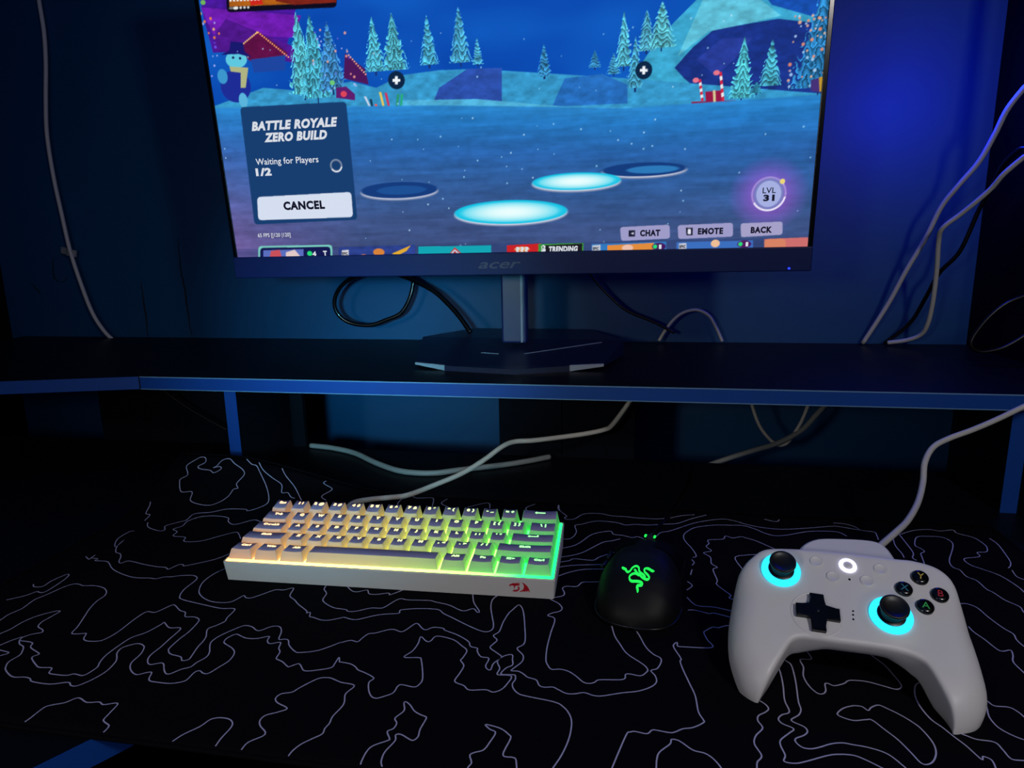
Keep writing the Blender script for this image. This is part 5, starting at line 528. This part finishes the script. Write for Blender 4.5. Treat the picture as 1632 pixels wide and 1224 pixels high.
for r, row in enumerate(ROWS):
    x = mg; y = mdp+(4-r)*Uk; h = KB['h%d' % (r+1)]
    for s, w_ in row:
        wide = s == ''
        key = (r, w_, wide)
        if key not in cache: cache[key] = keycap(w_, h, TILT[r], wide)
        k = put(bpy.data.objects.new('keycap', cache[key]), kbd); k.location = (x, y, 0)
        if wide: k['label'] = 'long blank spacebar'
        if s:
            tv, tf = legend_geo(s); sz = .0042 if (len(s) > 1 and ' ' not in s and s[0] != '<') else .0046
            if s[0] == '<': sz = .0036
            x0 = min(p[0] for p in tv); x1 = max(p[0] for p in tv)
            W2 = w_*Uk; sx = sz*1.05; cx = W2/2; yb = Uk-.0022-.0050
            V2 = []
            for p in tv:
                X = cx+(p[0]-(x0+x1)/2)*sx; Yp = yb+p[1]*sz; V2.append((X, Yp, topz_at(w_, h, TILT[r], wide, X, Yp)))
            mesh('legend', V2, tf, M_LEG, k)
            if s in 'FJ' and len(s) == 1:
                bm = bmesh.new(); zz = topz_at(w_, h, TILT[r], wide, W2/2, .0062); bm_box(bm, W2/2-.0018, W2/2+.0018, .0058, .0066, zz-.0002, zz+.0004); frombm('homing_bar', bm, M_KTOP, k)
        x += w_*Uk
# dragon emblem on the front of the case, traced in millimetres
EM = [[(472,498),(500,482),(535,468),(565,448),(600,458),(610,432),(625,460),(640,426),(652,460),(672,420),(682,425),(668,466),(712,430),(690,475),(700,492),(660,500),(625,512),(598,520),(592,560),(578,590),(574,520),(540,506),(512,510),(496,545),(488,515)],
 [(640,520),(672,524),(694,548),(690,590),(660,625),(615,645),(545,642),(540,628),(580,604),(625,600),(655,585),(662,560)],
 [(735,420),(780,440),(830,480),(868,530),(892,590),(900,655),(880,628),(868,600),(858,640),(842,606),(828,652),(812,612),(790,640),(760,628),(700,648),(680,640),(730,612),(765,580),(782,530),(775,480)]]
EM = [[((x-690)*.0404, -(y-545)*.0425) for x, y in E] for E in EM]
vs = []; fs = []
cxe = .2620; cze = -.0088; front = lambda w: .0001+g*(w/kbot(0))
for E in EM:
    tri = triangulate_polygon([(a, b) for a, b in E]); b0 = len(vs)
    vs += [(cxe+a/1000, front(cze+b/1000)-.00012, cze+b/1000) for a, b in E]; fs += [tuple(i+b0 for i in t) for t in tri]
o = mesh('dragon_emblem', vs, fs, M_RED, kbd); tag(o, 'red dragon head emblem')

# ============ mouse ============
yaw_m = math.atan2(-.0150, .1)
ms = empty('computer_mouse', Matrix.Translation((.0015, .4655, .0032)) @ Matrix.Rotation(yaw_m, 4, 'Z'))
tag(ms, 'black computer mouse with glowing green three snake emblem beside the keyboard', 'mouse')
def interp(x, xs, ys):
    n = len(xs)
    if x <= xs[0]: return ys[0]
    if x >= xs[-1]: return ys[-1]
    k = max(i for i in range(n-1) if xs[i] <= x)
    sl = [(ys[i+1]-ys[i])/(xs[i+1]-xs[i]) for i in range(n-1)]
    tg = [sl[0]]+[0 if sl[i-1]*sl[i] <= 0 else 2*sl[i-1]*sl[i]/(sl[i-1]+sl[i]) for i in range(1, n-1)]+[sl[-1]]
    h = xs[k+1]-xs[k]; t = (x-xs[k])/h
    return (2*t**3-3*t*t+1)*ys[k]+(t**3-2*t*t+t)*h*tg[k]+(-2*t**3+3*t*t)*ys[k+1]+(t**3-t*t)*h*tg[k+1]
def m_w(s): return interp(s, [0, 1.5, 4, 9, 18, 38, 70, 100, 120, 125], [.002, .013, .0195, .0255, .0305, .0335, .0300, .0302, .0300, .026])
def m_h(s): return interp(s, [0, 1.5, 4, 9, 18, 30, 50, 80, 105, 122, 125], [.003, .0085, .0135, .0195, .0275, .0345, .0400, .0360, .026, .015, .011])
def m_top(x, s):
    a = min(abs(x)/m_w(s), 1.); return m_h(s)*(1-a**2.6)**(1/2.6)
def shell(s0, s1, x0f, x1f, off, ns, nxx, z0=.0008):
    rings = []
    for i in range(ns+1):
        s = s0+(s1-s0)*i/ns; r = []
        for k in range(nxx+1):
            a = x0f+(x1f-x0f)*k/nxx                      # -1..1 angle parameter
            th = PI/2*(a+1)                              # 0..pi
            c = -math.cos(th); sn = max(math.sin(th), 0)
            p = 2/2.6
            x = m_w(s)*(abs(c)**p)*(1 if c > 0 else -1); z = z0+(m_h(s)+off)*sn**p
            r.append((x+(off*(1 if c > 0 else -1) if abs(c) > .5 else 0), s/1000, z))
        rings.append(r)
    return rings
def skin(bm, rings, close=False):
    R = [[bm.verts.new(p) for p in r] for r in rings]
    for A, Bn in zip(R, R[1:]):
        for k in range(len(A)-1): bm.faces.new((A[k], A[k+1], Bn[k+1], Bn[k]))
    return R
bm = bmesh.new(); R = skin(bm, shell(0, 125, -1, 1, 0, 120, 48))
bm.faces.new(list(reversed(R[-1])))
for A, Bn in zip(R, R[1:]): bm.faces.new((A[0], Bn[0], Bn[-1], A[-1]))
frombm('mouse_body', bm, M_MOUSE, ms, True)
for a0, a1 in ((-.82, -.12), (.12, .82)):
    bm = bmesh.new(); R = skin(bm, shell(66, 127, a0, a1, .0009, 24, 12))
    bmesh.ops.solidify(bm, geom=bm.faces[:], thickness=.0007); frombm('button', bm, M_MOUSE, ms, True)
bm = bmesh.new(); P = [(-(m_w(s)+.0003), s/1000, .0030) for s in (40, 25, 15, 8, 4, 1.5, .3)]; P += [(-x, y, z) for x, y, z in reversed(P)]
bm_tube(bm, catmull(P, 6), .0007, 6); frombm('base_rim', bm, M_MRIM, ms, True)
bm = bmesh.new()
for k in range(1): bm_lathe(bm, [(0, -.0035), (.0085, -.0035), (.0110, -.0022), (.0112, 0), (.0110, .0022), (.0085, .0035), (0, .0035)], seg=28)
bmesh.ops.rotate(bm, verts=bm.verts, matrix=Matrix.Rotation(PI/2, 3, 'Y')); bmesh.ops.translate(bm, verts=bm.verts, vec=(0, .100, .0225))
whl = frombm('scroll_wheel', bm, M_RUB, ms, True)
for sx in (-1, 1):
    bm = bmesh.new(); bm_tube(bm, [(sx*.0040, .100+.0098*math.cos(a), .0225+.0098*math.sin(a)) for a in [math.radians(d) for d in range(58, 100, 7)]], .0010, 8)
    tag(frombm('wheel_light', bm, M_GREEN, whl, True), 'glowing green strip at the side of the wheel')
for a, b in ((52, 66), (69, 84)):
    bm = bmesh.new(); n_ = 8; A = []; Bv = []
    pts = [(-(m_w(a+(b-a)*i/n_)+.0006), (a+(b-a)*i/n_)/1000, .0215) for i in range(n_+1)]
    bm_tube(bm, pts, lambda t: .0022*math.sqrt(max(1-(2*t-1)**4, .05)), 8); frombm('side_button', bm, M_MRIM, ms, True)
# emblem of three entwined snakes
S1 = [(440,495),(458,513),(478,524),(492,545),(508,554),(526,540),(540,505),(558,484),(580,478),(600,492),(606,520),(622,545),(650,560),(672,582),(655,592)]
S2 = [(748,495),(722,498),(700,488),(672,486),(655,500),(662,530),(690,552),(710,575),(702,596),(678,600),(648,590),(622,572),(596,556),(578,535),(562,518)]
S3 = [(624,722),(622,700),(612,676),(628,664),(652,658),(655,642),(634,632),(596,632),(556,636),(534,620),(530,596),(546,575),(572,562),(598,566),(615,578)]
vs = []; fs = []
def em(x, y):   # emblem sheet position -> mouse surface; 306 px of the tracing are 50 mm
    return ((x-596)*.000082, .0133+(722-y)*.000080)
for S in (S1, S2, S3):
    Q = [em(*p) for p in S]; Q = catmull(Q, 6); n_ = len(Q); prev = None
    for i, (x, y) in enumerate(Q):
        a = Vector(Q[max(i-1, 0)]); b = Vector(Q[min(i+1, n_-1)]); d = (b-a).normalized(); n2 = Vector((-d.y, d.x)); t = i/(n_-1)
        wd = .00098*(1.25 if .03 < t < .2 else 1.0)*(.55 if t < .03 else 1)
        base = len(vs)
        for sgn in (1, -1):
            X = x+n2.x*wd*sgn*.62; Yp = y+n2.y*wd*sgn*1.05; vs.append((X, Yp, .0008+m_top(X, Yp*1000)+.0004))
        if i: fs.append((base-2, base, base+1, base-1))
tag(mesh('snake_emblem', vs, fs, M_GREEN, ms), 'glowing green emblem of three entwined snakes')

# ============ game controller ============
PR = Matrix([PAD['R'][0], PAD['R'][1], PAD['R'][2]]); PT = Vector(PAD['T'])
PM = Matrix.Translation(PT) @ PR.to_4x4()
pad = empty('game_controller', PM)
tag(pad, 'white wireless game controller with cyan lit thumbstick rings resting on the mat', 'game controller')
mm = .001
outer = catmull([tuple(p) for p in PAD['outer']], 6); inner = catmull([tuple(p) for p in PAD['inner']], 6)
ring_pts = outer + inner                       # one closed loop, clockwise from the left tip
def zc(y): return -.004*max(0, -12-y)**2
OUT = np.array(outer); INN = np.array(inner)
def segd(p, L):
    A = L[:-1]; Bq = L[1:]; d = Bq-A; t = np.clip(((p-A)*d).sum(1)/np.maximum((d*d).sum(1), 1e-9), 0, 1)
    return float(np.sqrt((((A+t[:, None]*d)-p)**2).sum(1)).min())
def inside(p, P):
    x, y = p; c = False; j = len(P)-1
    for i in range(len(P)):
        if (P[i][1] > y) != (P[j][1] > y) and x < (P[j][0]-P[i][0])*(y-P[i][1])/(P[j][1]-P[i][1])+P[i][0]: c = not c
        j = i
    return c
def outer_soft(y): return 4. if y > 50 else 4.+13.*min((50-y)/35, 1)
def ztop(x, y):
    p = np.array((x, y)); do = segd(p, OUT); di = segd(p, INN)
    R_ = outer_soft(y); D_ = R_*1.02
    a = min(do/R_, 1); z = zc(y)-.0008*x*x*(1 if y > -20 else 1)*.35
    z -= D_*(1-math.sqrt(max(1-(1-a)**2, 0)))
    b = min(di/3.0, 1); z -= 3.0*(1-math.sqrt(max(1-(1-b)**2, 0)))
    dr = math.hypot(x-PAD_AT['RS'][0], y-PAD_AT['RS'][1]); z += 1.2*max(0, 1-max(dr-14, 0)/6)*(1 if dr < 20 else 0)
    return z
def zbot(x, y):
    p = np.array((x, y)); do = segd(p, OUT); di = segd(p, INN)
    base = zc(y)*.55-27
    if y < -5: base -= 4*min((-5-y)/20, 1)
    R_ = 14.; a = min(do/R_, 1); z = base+R_*.8*(1-math.sqrt(max(1-(1-a)**2, 0)))
    cm = max(0, 1-abs(x-2)/34.)                      # the bridge between the grips is thinner
    b = min(di/(12.+24*min(cm*1.6, 1)), 1); z += (8+12*min(cm*2.2, 1))*(1-math.sqrt(max(1-(1-b)**2, 0)))
    # stay above the mat
    wz = lambda zz: PT.z+(PR @ Vector((x*mm, y*mm, zz*mm))).z
    if wz(z) < .0036: z += (.0036-wz(z))/mm/PR[2][2]
    return min(z, ztop(x, y)-.4)
bp = [tuple(p) for p in ring_pts]
cl = [bp[0]]
for p in bp[1:]:
    if math.hypot(p[0]-cl[-1][0], p[1]-cl[-1][1]) > .5: cl.append(p)
if math.hypot(cl[0][0]-cl[-1][0], cl[0][1]-cl[-1][1]) < .5: cl.pop()
bp = cl; nb = len(bp)
pts2 = [Vector(p) for p in bp]
C_ = np.array(bp)
for off in (.5, 1.2, 2.2, 3.6):
    for i in range(0, nb):
        a = C_[i-1]; b = C_[(i+1) % nb]; d = (b-a)/max(np.hypot(*(b-a)), 1e-6); n2 = np.array((d[1], -d[0])); p = C_[i]+n2*off
        if inside(p, bp) and min(segd(p, OUT), segd(p, INN)) > off*.85: pts2.append(Vector(p))
for i in range(-80, 80, 2):
    for j in range(-56, 66, 2):
        p = (i+.37, j+(1 if (i//2) % 2 else 0)+.21)
        if inside(p, bp) and min(segd(np.array(p), OUT), segd(np.array(p), INN)) > 4.6: pts2.append(Vector(p))
cdt = delaunay_2d_cdt(pts2, [(i, (i+1) % nb) for i in range(nb)], [], 1, 1e-5)
v2 = cdt[0]; f2 = [tuple(f) for f in cdt[2]]
top_v = [(p.x*mm, p.y*mm, ztop(p.x, p.y)*mm) for p in v2]; bot_v = [(p.x*mm, p.y*mm, zbot(p.x, p.y)*mm) for p in v2]
n2v = len(v2); ec = {}
for f in f2:
    for a, b in zip(f, f[1:]+f[:1]): ec[(a, b)] = 1
bedge = [(a, b) for (a, b) in ec if (b, a) not in ec]
vs = top_v+bot_v; fs = list(f2)+[tuple(i+n2v for i in reversed(f)) for f in f2]+[(b, a, a+n2v, b+n2v) for a, b in bedge]
body = mesh('controller_shell', vs, fs, M_PAD, pad, True)
body.data.update()
m_ = body.modifiers.new('soften', 'SMOOTH'); m_.factor = .5; m_.iterations = 1
def pz(x, y): return ztop(x, y)*mm
# rear shell lip behind the face
LP = catmull([tuple(p) for p in PAD_LIP], 5); LPc = [(x, y) for x, y in LP]; 
poly = [(LP[0][0]+2, 52.)]+[(x, y) for x, y in LP]+[(LP[-1][0]-2, 52.)]
cxl = 2.; cyl = 60.
def shr(P, k): return [(cxl+(x-cxl)*k, 52+(y-52)*k) for x, y in P]
bm = bmesh.new()
loft(bm, [[(x*mm, y*mm, -.034) for x, y in shr(poly, .90)], [(x*mm, y*mm, -.026) for x, y in poly], [(x*mm, y*mm, -.0165) for x, y in poly], [(x*mm, y*mm, -.0135) for x, y in shr(poly, .985)], [(x*mm, y*mm, -.0120) for x, y in shr(poly, .94)]])
frombm('rear_shell', bm, M_PAD2, pad)
for sx in (-1, 1):
    bm = bmesh.new()
    P = [(28, 34), (62, 30), (66, 42), (56, 53), (30, 56)]
    P = [(x*sx-1, y) for x, y in P]
    if sx < 0: P.reverse()
    bm_prism(bm, [(x*mm, y*mm) for x, y in P], lambda x, y: (.0040-PT.z-(PR @ Vector((x, y, 0))).z)/PR[2][2], lambda x, y: -.020)
    bmesh.ops.bevel(bm, geom=bm.edges[:], offset=.002, segments=2, affect='EDGES'); frombm('trigger', bm, M_PAD2, pad, True)
# sticks
for nm in ('LS', 'RS'):
    cx, cy = PAD_AT[nm]; cx *= mm; cy *= mm; z0 = ztop(*PAD_AT[nm])*mm+.0012
    bm = bmesh.new(); bm_lathe(bm, [(.0085, .0004), (.0086, .0010), (.0124, .0012), (.0129, .0006), (.0129, -.002)], cx, cy, 48, z0)
    tag(frombm('ring_light', bm, M_CYAN, pad, True), 'glowing cyan ring around the thumbstick')
    bm = bmesh.new(); bm_lathe(bm, [(.0085, .0013), (.0074, .0018), (0, .0018)], cx, cy, 40, z0); frombm('stick_well', bm, M_WELL, pad, True)
    st_ = None
    bm = bmesh.new(); bm_lathe(bm, [(.0068, .0016), (.0060, .0035), (.0054, .0062), (.0066, .0074), (.0080, .0080), (.0087, .0090), (.0086, .0102), (.0078, .0108), (.0068, .0100), (.0040, .0093), (0, .0091)], cx, cy, 48, z0)
    frombm('thumbstick', bm, M_STICK, pad, True)
# directional pad
cx, cy = PAD_AT['dpad']; z0 = ztop(cx, cy)*mm
bm = bmesh.new(); a = 4.3; L_ = 13.4
P = [(a, -L_), (a, -a), (L_, -a), (L_, a), (a, a), (a, L_), (-a, L_), (-a, a), (-L_, a), (-L_, -a), (-a, -a), (-a, -L_)]
bm_prism(bm, [((cx+x)*mm, (cy+y)*mm) for x, y in P], z0-.001, z0+.0038)
es = [e for e in bm.edges if all(v.co.z > z0 for v in e.verts)]; bmesh.ops.bevel(bm, geom=es, offset=.0008, segments=2, affect='EDGES')
dp = frombm('direction_pad', bm, M_BTN, pad)
bm = bmesh.new(); bm_lathe(bm, [(.0012, .00385), (.0009, .0045), (0, .0046)], cx*mm, cy*mm, 16, z0); frombm('centre_dot', bm, M_STICK, dp, True)
bm = bmesh.new(); bm_lathe(bm, [(.0150, .0000), (.0158, .0004), (.0164, .0000)], cx*mm, cy*mm, 64, z0); frombm('pad_rim', bm, M_PAD, pad, True)
# lettered buttons
for L1, mt in (('Y', M_LY), ('X', M_LX), ('B', M_LB), ('A', M_LA)):
    cx, cy = PAD_AT[L1]; z0 = ztop(cx, cy)*mm
    bm = bmesh.new(); bm_lathe(bm, [(.0053, -.0005), (.0053, .0016), (.0049, .0023), (.0036, .0028), (0, .0030)], cx*mm, cy*mm, 36, z0)
    b_ = frombm('face_button', bm, M_BTN, pad, True); tag(b_, 'round black button with a letter %s' % L1)
    tv, tf = text_geo(L1, .0066, .00006, 0, 'CENTER'); xm = (min(p[0] for p in tv)+max(p[0] for p in tv))/2; ym = (min(p[1] for p in tv)+max(p[1] for p in tv))/2
    th = math.radians(-7); 
    mesh('button_letter', [(cx*mm+(p[0]-xm)*math.cos(th)-(p[1]-ym)*math.sin(th), cy*mm+(p[0]-xm)*math.sin(th)+(p[1]-ym)*math.cos(th), z0+.0031) for p in tv], tf, mt, b_)
for cx, cy in PAD_AT['small']:
    z0 = ztop(cx, cy)*mm; bm = bmesh.new(); bm_lathe(bm, [(.0044, -.0004), (.0043, .0007), (.0038, .0010), (.0034, .0006), (0, .0005)], cx*mm, cy*mm, 32, z0); frombm('menu_button', bm, M_PAD, pad, True)
cx, cy = PAD_AT['guide']; z0 = ztop(cx, cy)*mm
bm = bmesh.new(); bm_lathe(bm, [(.0031, .0003), (.0033, .0011), (.0055, .0011), (.0058, .0003)], cx*mm, cy*mm, 40, z0); tag(frombm('home_ring_light', bm, M_WHITE, pad, True), 'glowing white ring around the home button')
bm = bmesh.new(); bm_lathe(bm, [(.0033, .0003), (.0032, .0008), (0, .0010)], cx*mm, cy*mm, 32, z0); frombm('home_button', bm, M_PAD, pad, True)
for (cx, cy), r in [(d_, .0007) for d_ in PAD_AT['dots']]+[(PAD_AT['mic'], .0009)]:
    bm = bmesh.new(); bm_lathe(bm, [(r, 0), (r*.8, .00025), (0, .0003)], cx*mm, cy*mm, 12, ztop(cx, cy)*mm); frombm('indicator_dot', bm, M_BTN, pad)

# ============ cables ============
def cable(key, name, label, r, mat, cat='cable', n=8):
    pts_ = [tuple(p) for p in CABLES[key]]
    if key in RISE: pts_ = RISE[key](pts_[0])+pts_
    P = catmull(pts_, n); bm = bmesh.new(); bm_tube(bm, P, r, 12)
    o = frombm(name, bm, mat, None, True); tag(o, label, cat); return o
up = lambda p: [(p[0]+.005, min(p[1]+.01, 1.09), 1.6), (p[0]+.004, p[1], p[2]+.5), (p[0]+.003, p[1], p[2]+.15)]
RISE = {k: up for k in ('wall_left', 'right_a', 'right_b', 'right_black')}
RISE['pad_cable'] = lambda p: [(.478, .76, 1.6), (.477, .76, .8), (.474, .76, .32), (.455, .735, .175)]
cable('wall_left', 'white_cable', 'long white cable clipped to the teal wall left of the monitor', .0034, M_CABW)
cable('right_a', 'white_cable', 'white cable rising from the shelf toward the upper right corner, outermost near the monitor', .0032, M_CABW)
cable('right_b', 'white_cable', 'white cable with a sharp kink hanging at the right end of the shelf', .0030, M_CABW)
cable('right_black', 'black_cable', 'thin black cable crossing the white cables at the right end of the shelf', .0028, M_CABB)
cable('right_loop', 'black_cable', 'black cable looped on the far right end of the shelf', .0022, M_CABB)
cable('white_arch', 'white_cable', 'short white cable arching up behind the shelf, right of the monitor stand', .0024, M_CABW)
cable('black_loop', 'black_cable', 'glossy black cable looping down behind the left half of the monitor', .0034, M_CABG)
cable('black_fall', 'black_cable', 'thick black cable slanting down to the left back of the monitor stand foot', .0040, M_CABG)
cable('thin_right', 'black_cable', 'thin dark cable sagging behind the monitor right of the stand pole', .0026, M_CABB)
o = cable('keyboard_cable', 'white_cable', 'white cable running from behind the keyboard up under the raised shelf', .0031, M_CABW)
o = cable('thick_grey', 'grey_cable', 'grey cable curving along the back of the desk under the shelf', .0037, M_CABGR)
cable('under_loop', 'white_cable', 'white cable hanging in a narrow loop beneath the right half of the shelf', .0024, M_CABW)
cable('under_grey', 'grey_cable', 'grey cable slanting down behind the narrow hanging loop under the shelf', .0036, M_CABGR)
cable('pad_cable', 'white_cable', 'white cable coming over the shelf edge down behind the game controller', .0026, M_CABW)
cable('left_black', 'black_cable', 'thin black cable slanting under the left end of the shelf', .0016, M_CABB)
cable('mouse_cable', 'black_cable', 'black cable leading from the front of the mouse to the back of the desk', .0014, M_CABB)
# wall clip holding the left cable
cx, cy, cz = CLIP_AT; bm = bmesh.new()
bm_box(bm, -.020, -.006, 1.0915-cy, 1.0995-cy, -.006, .006, .001)
P = [(-.007+.0105*(1-math.cos(t))-.0005, -.0062*math.sin(t)) for t in [PI*i/10 for i in range(11)]]
for (x0, y0), (x1, y1) in zip(P, P[1:]):
    v_ = [bm.verts.new(p) for p in ((x0, y0, -.006), (x1, y1, -.006), (x1, y1, .006), (x0, y0, .006))]; bm.faces.new(v_)
clip = frombm('cable_clip', bm, M_CLIP); clip.location = CLIP_AT; clip.rotation_euler = (0, math.radians(12), 0)
tag(clip, 'small grey plastic clip holding the white cable to the left wall area', 'cable clip')
bm = bmesh.new(); bm_lathe(bm, [(.0022, 0), (.0020, -.0012), (0, -.0016)], 0, 0, 12); bmesh.ops.rotate(bm, verts=bm.verts, matrix=Matrix.Rotation(-PI/2, 3, 'X')); bmesh.ops.translate(bm, verts=bm.verts, vec=(-.014, -.0012, 0)); frombm('nail', bm, M_SILVER2, clip)
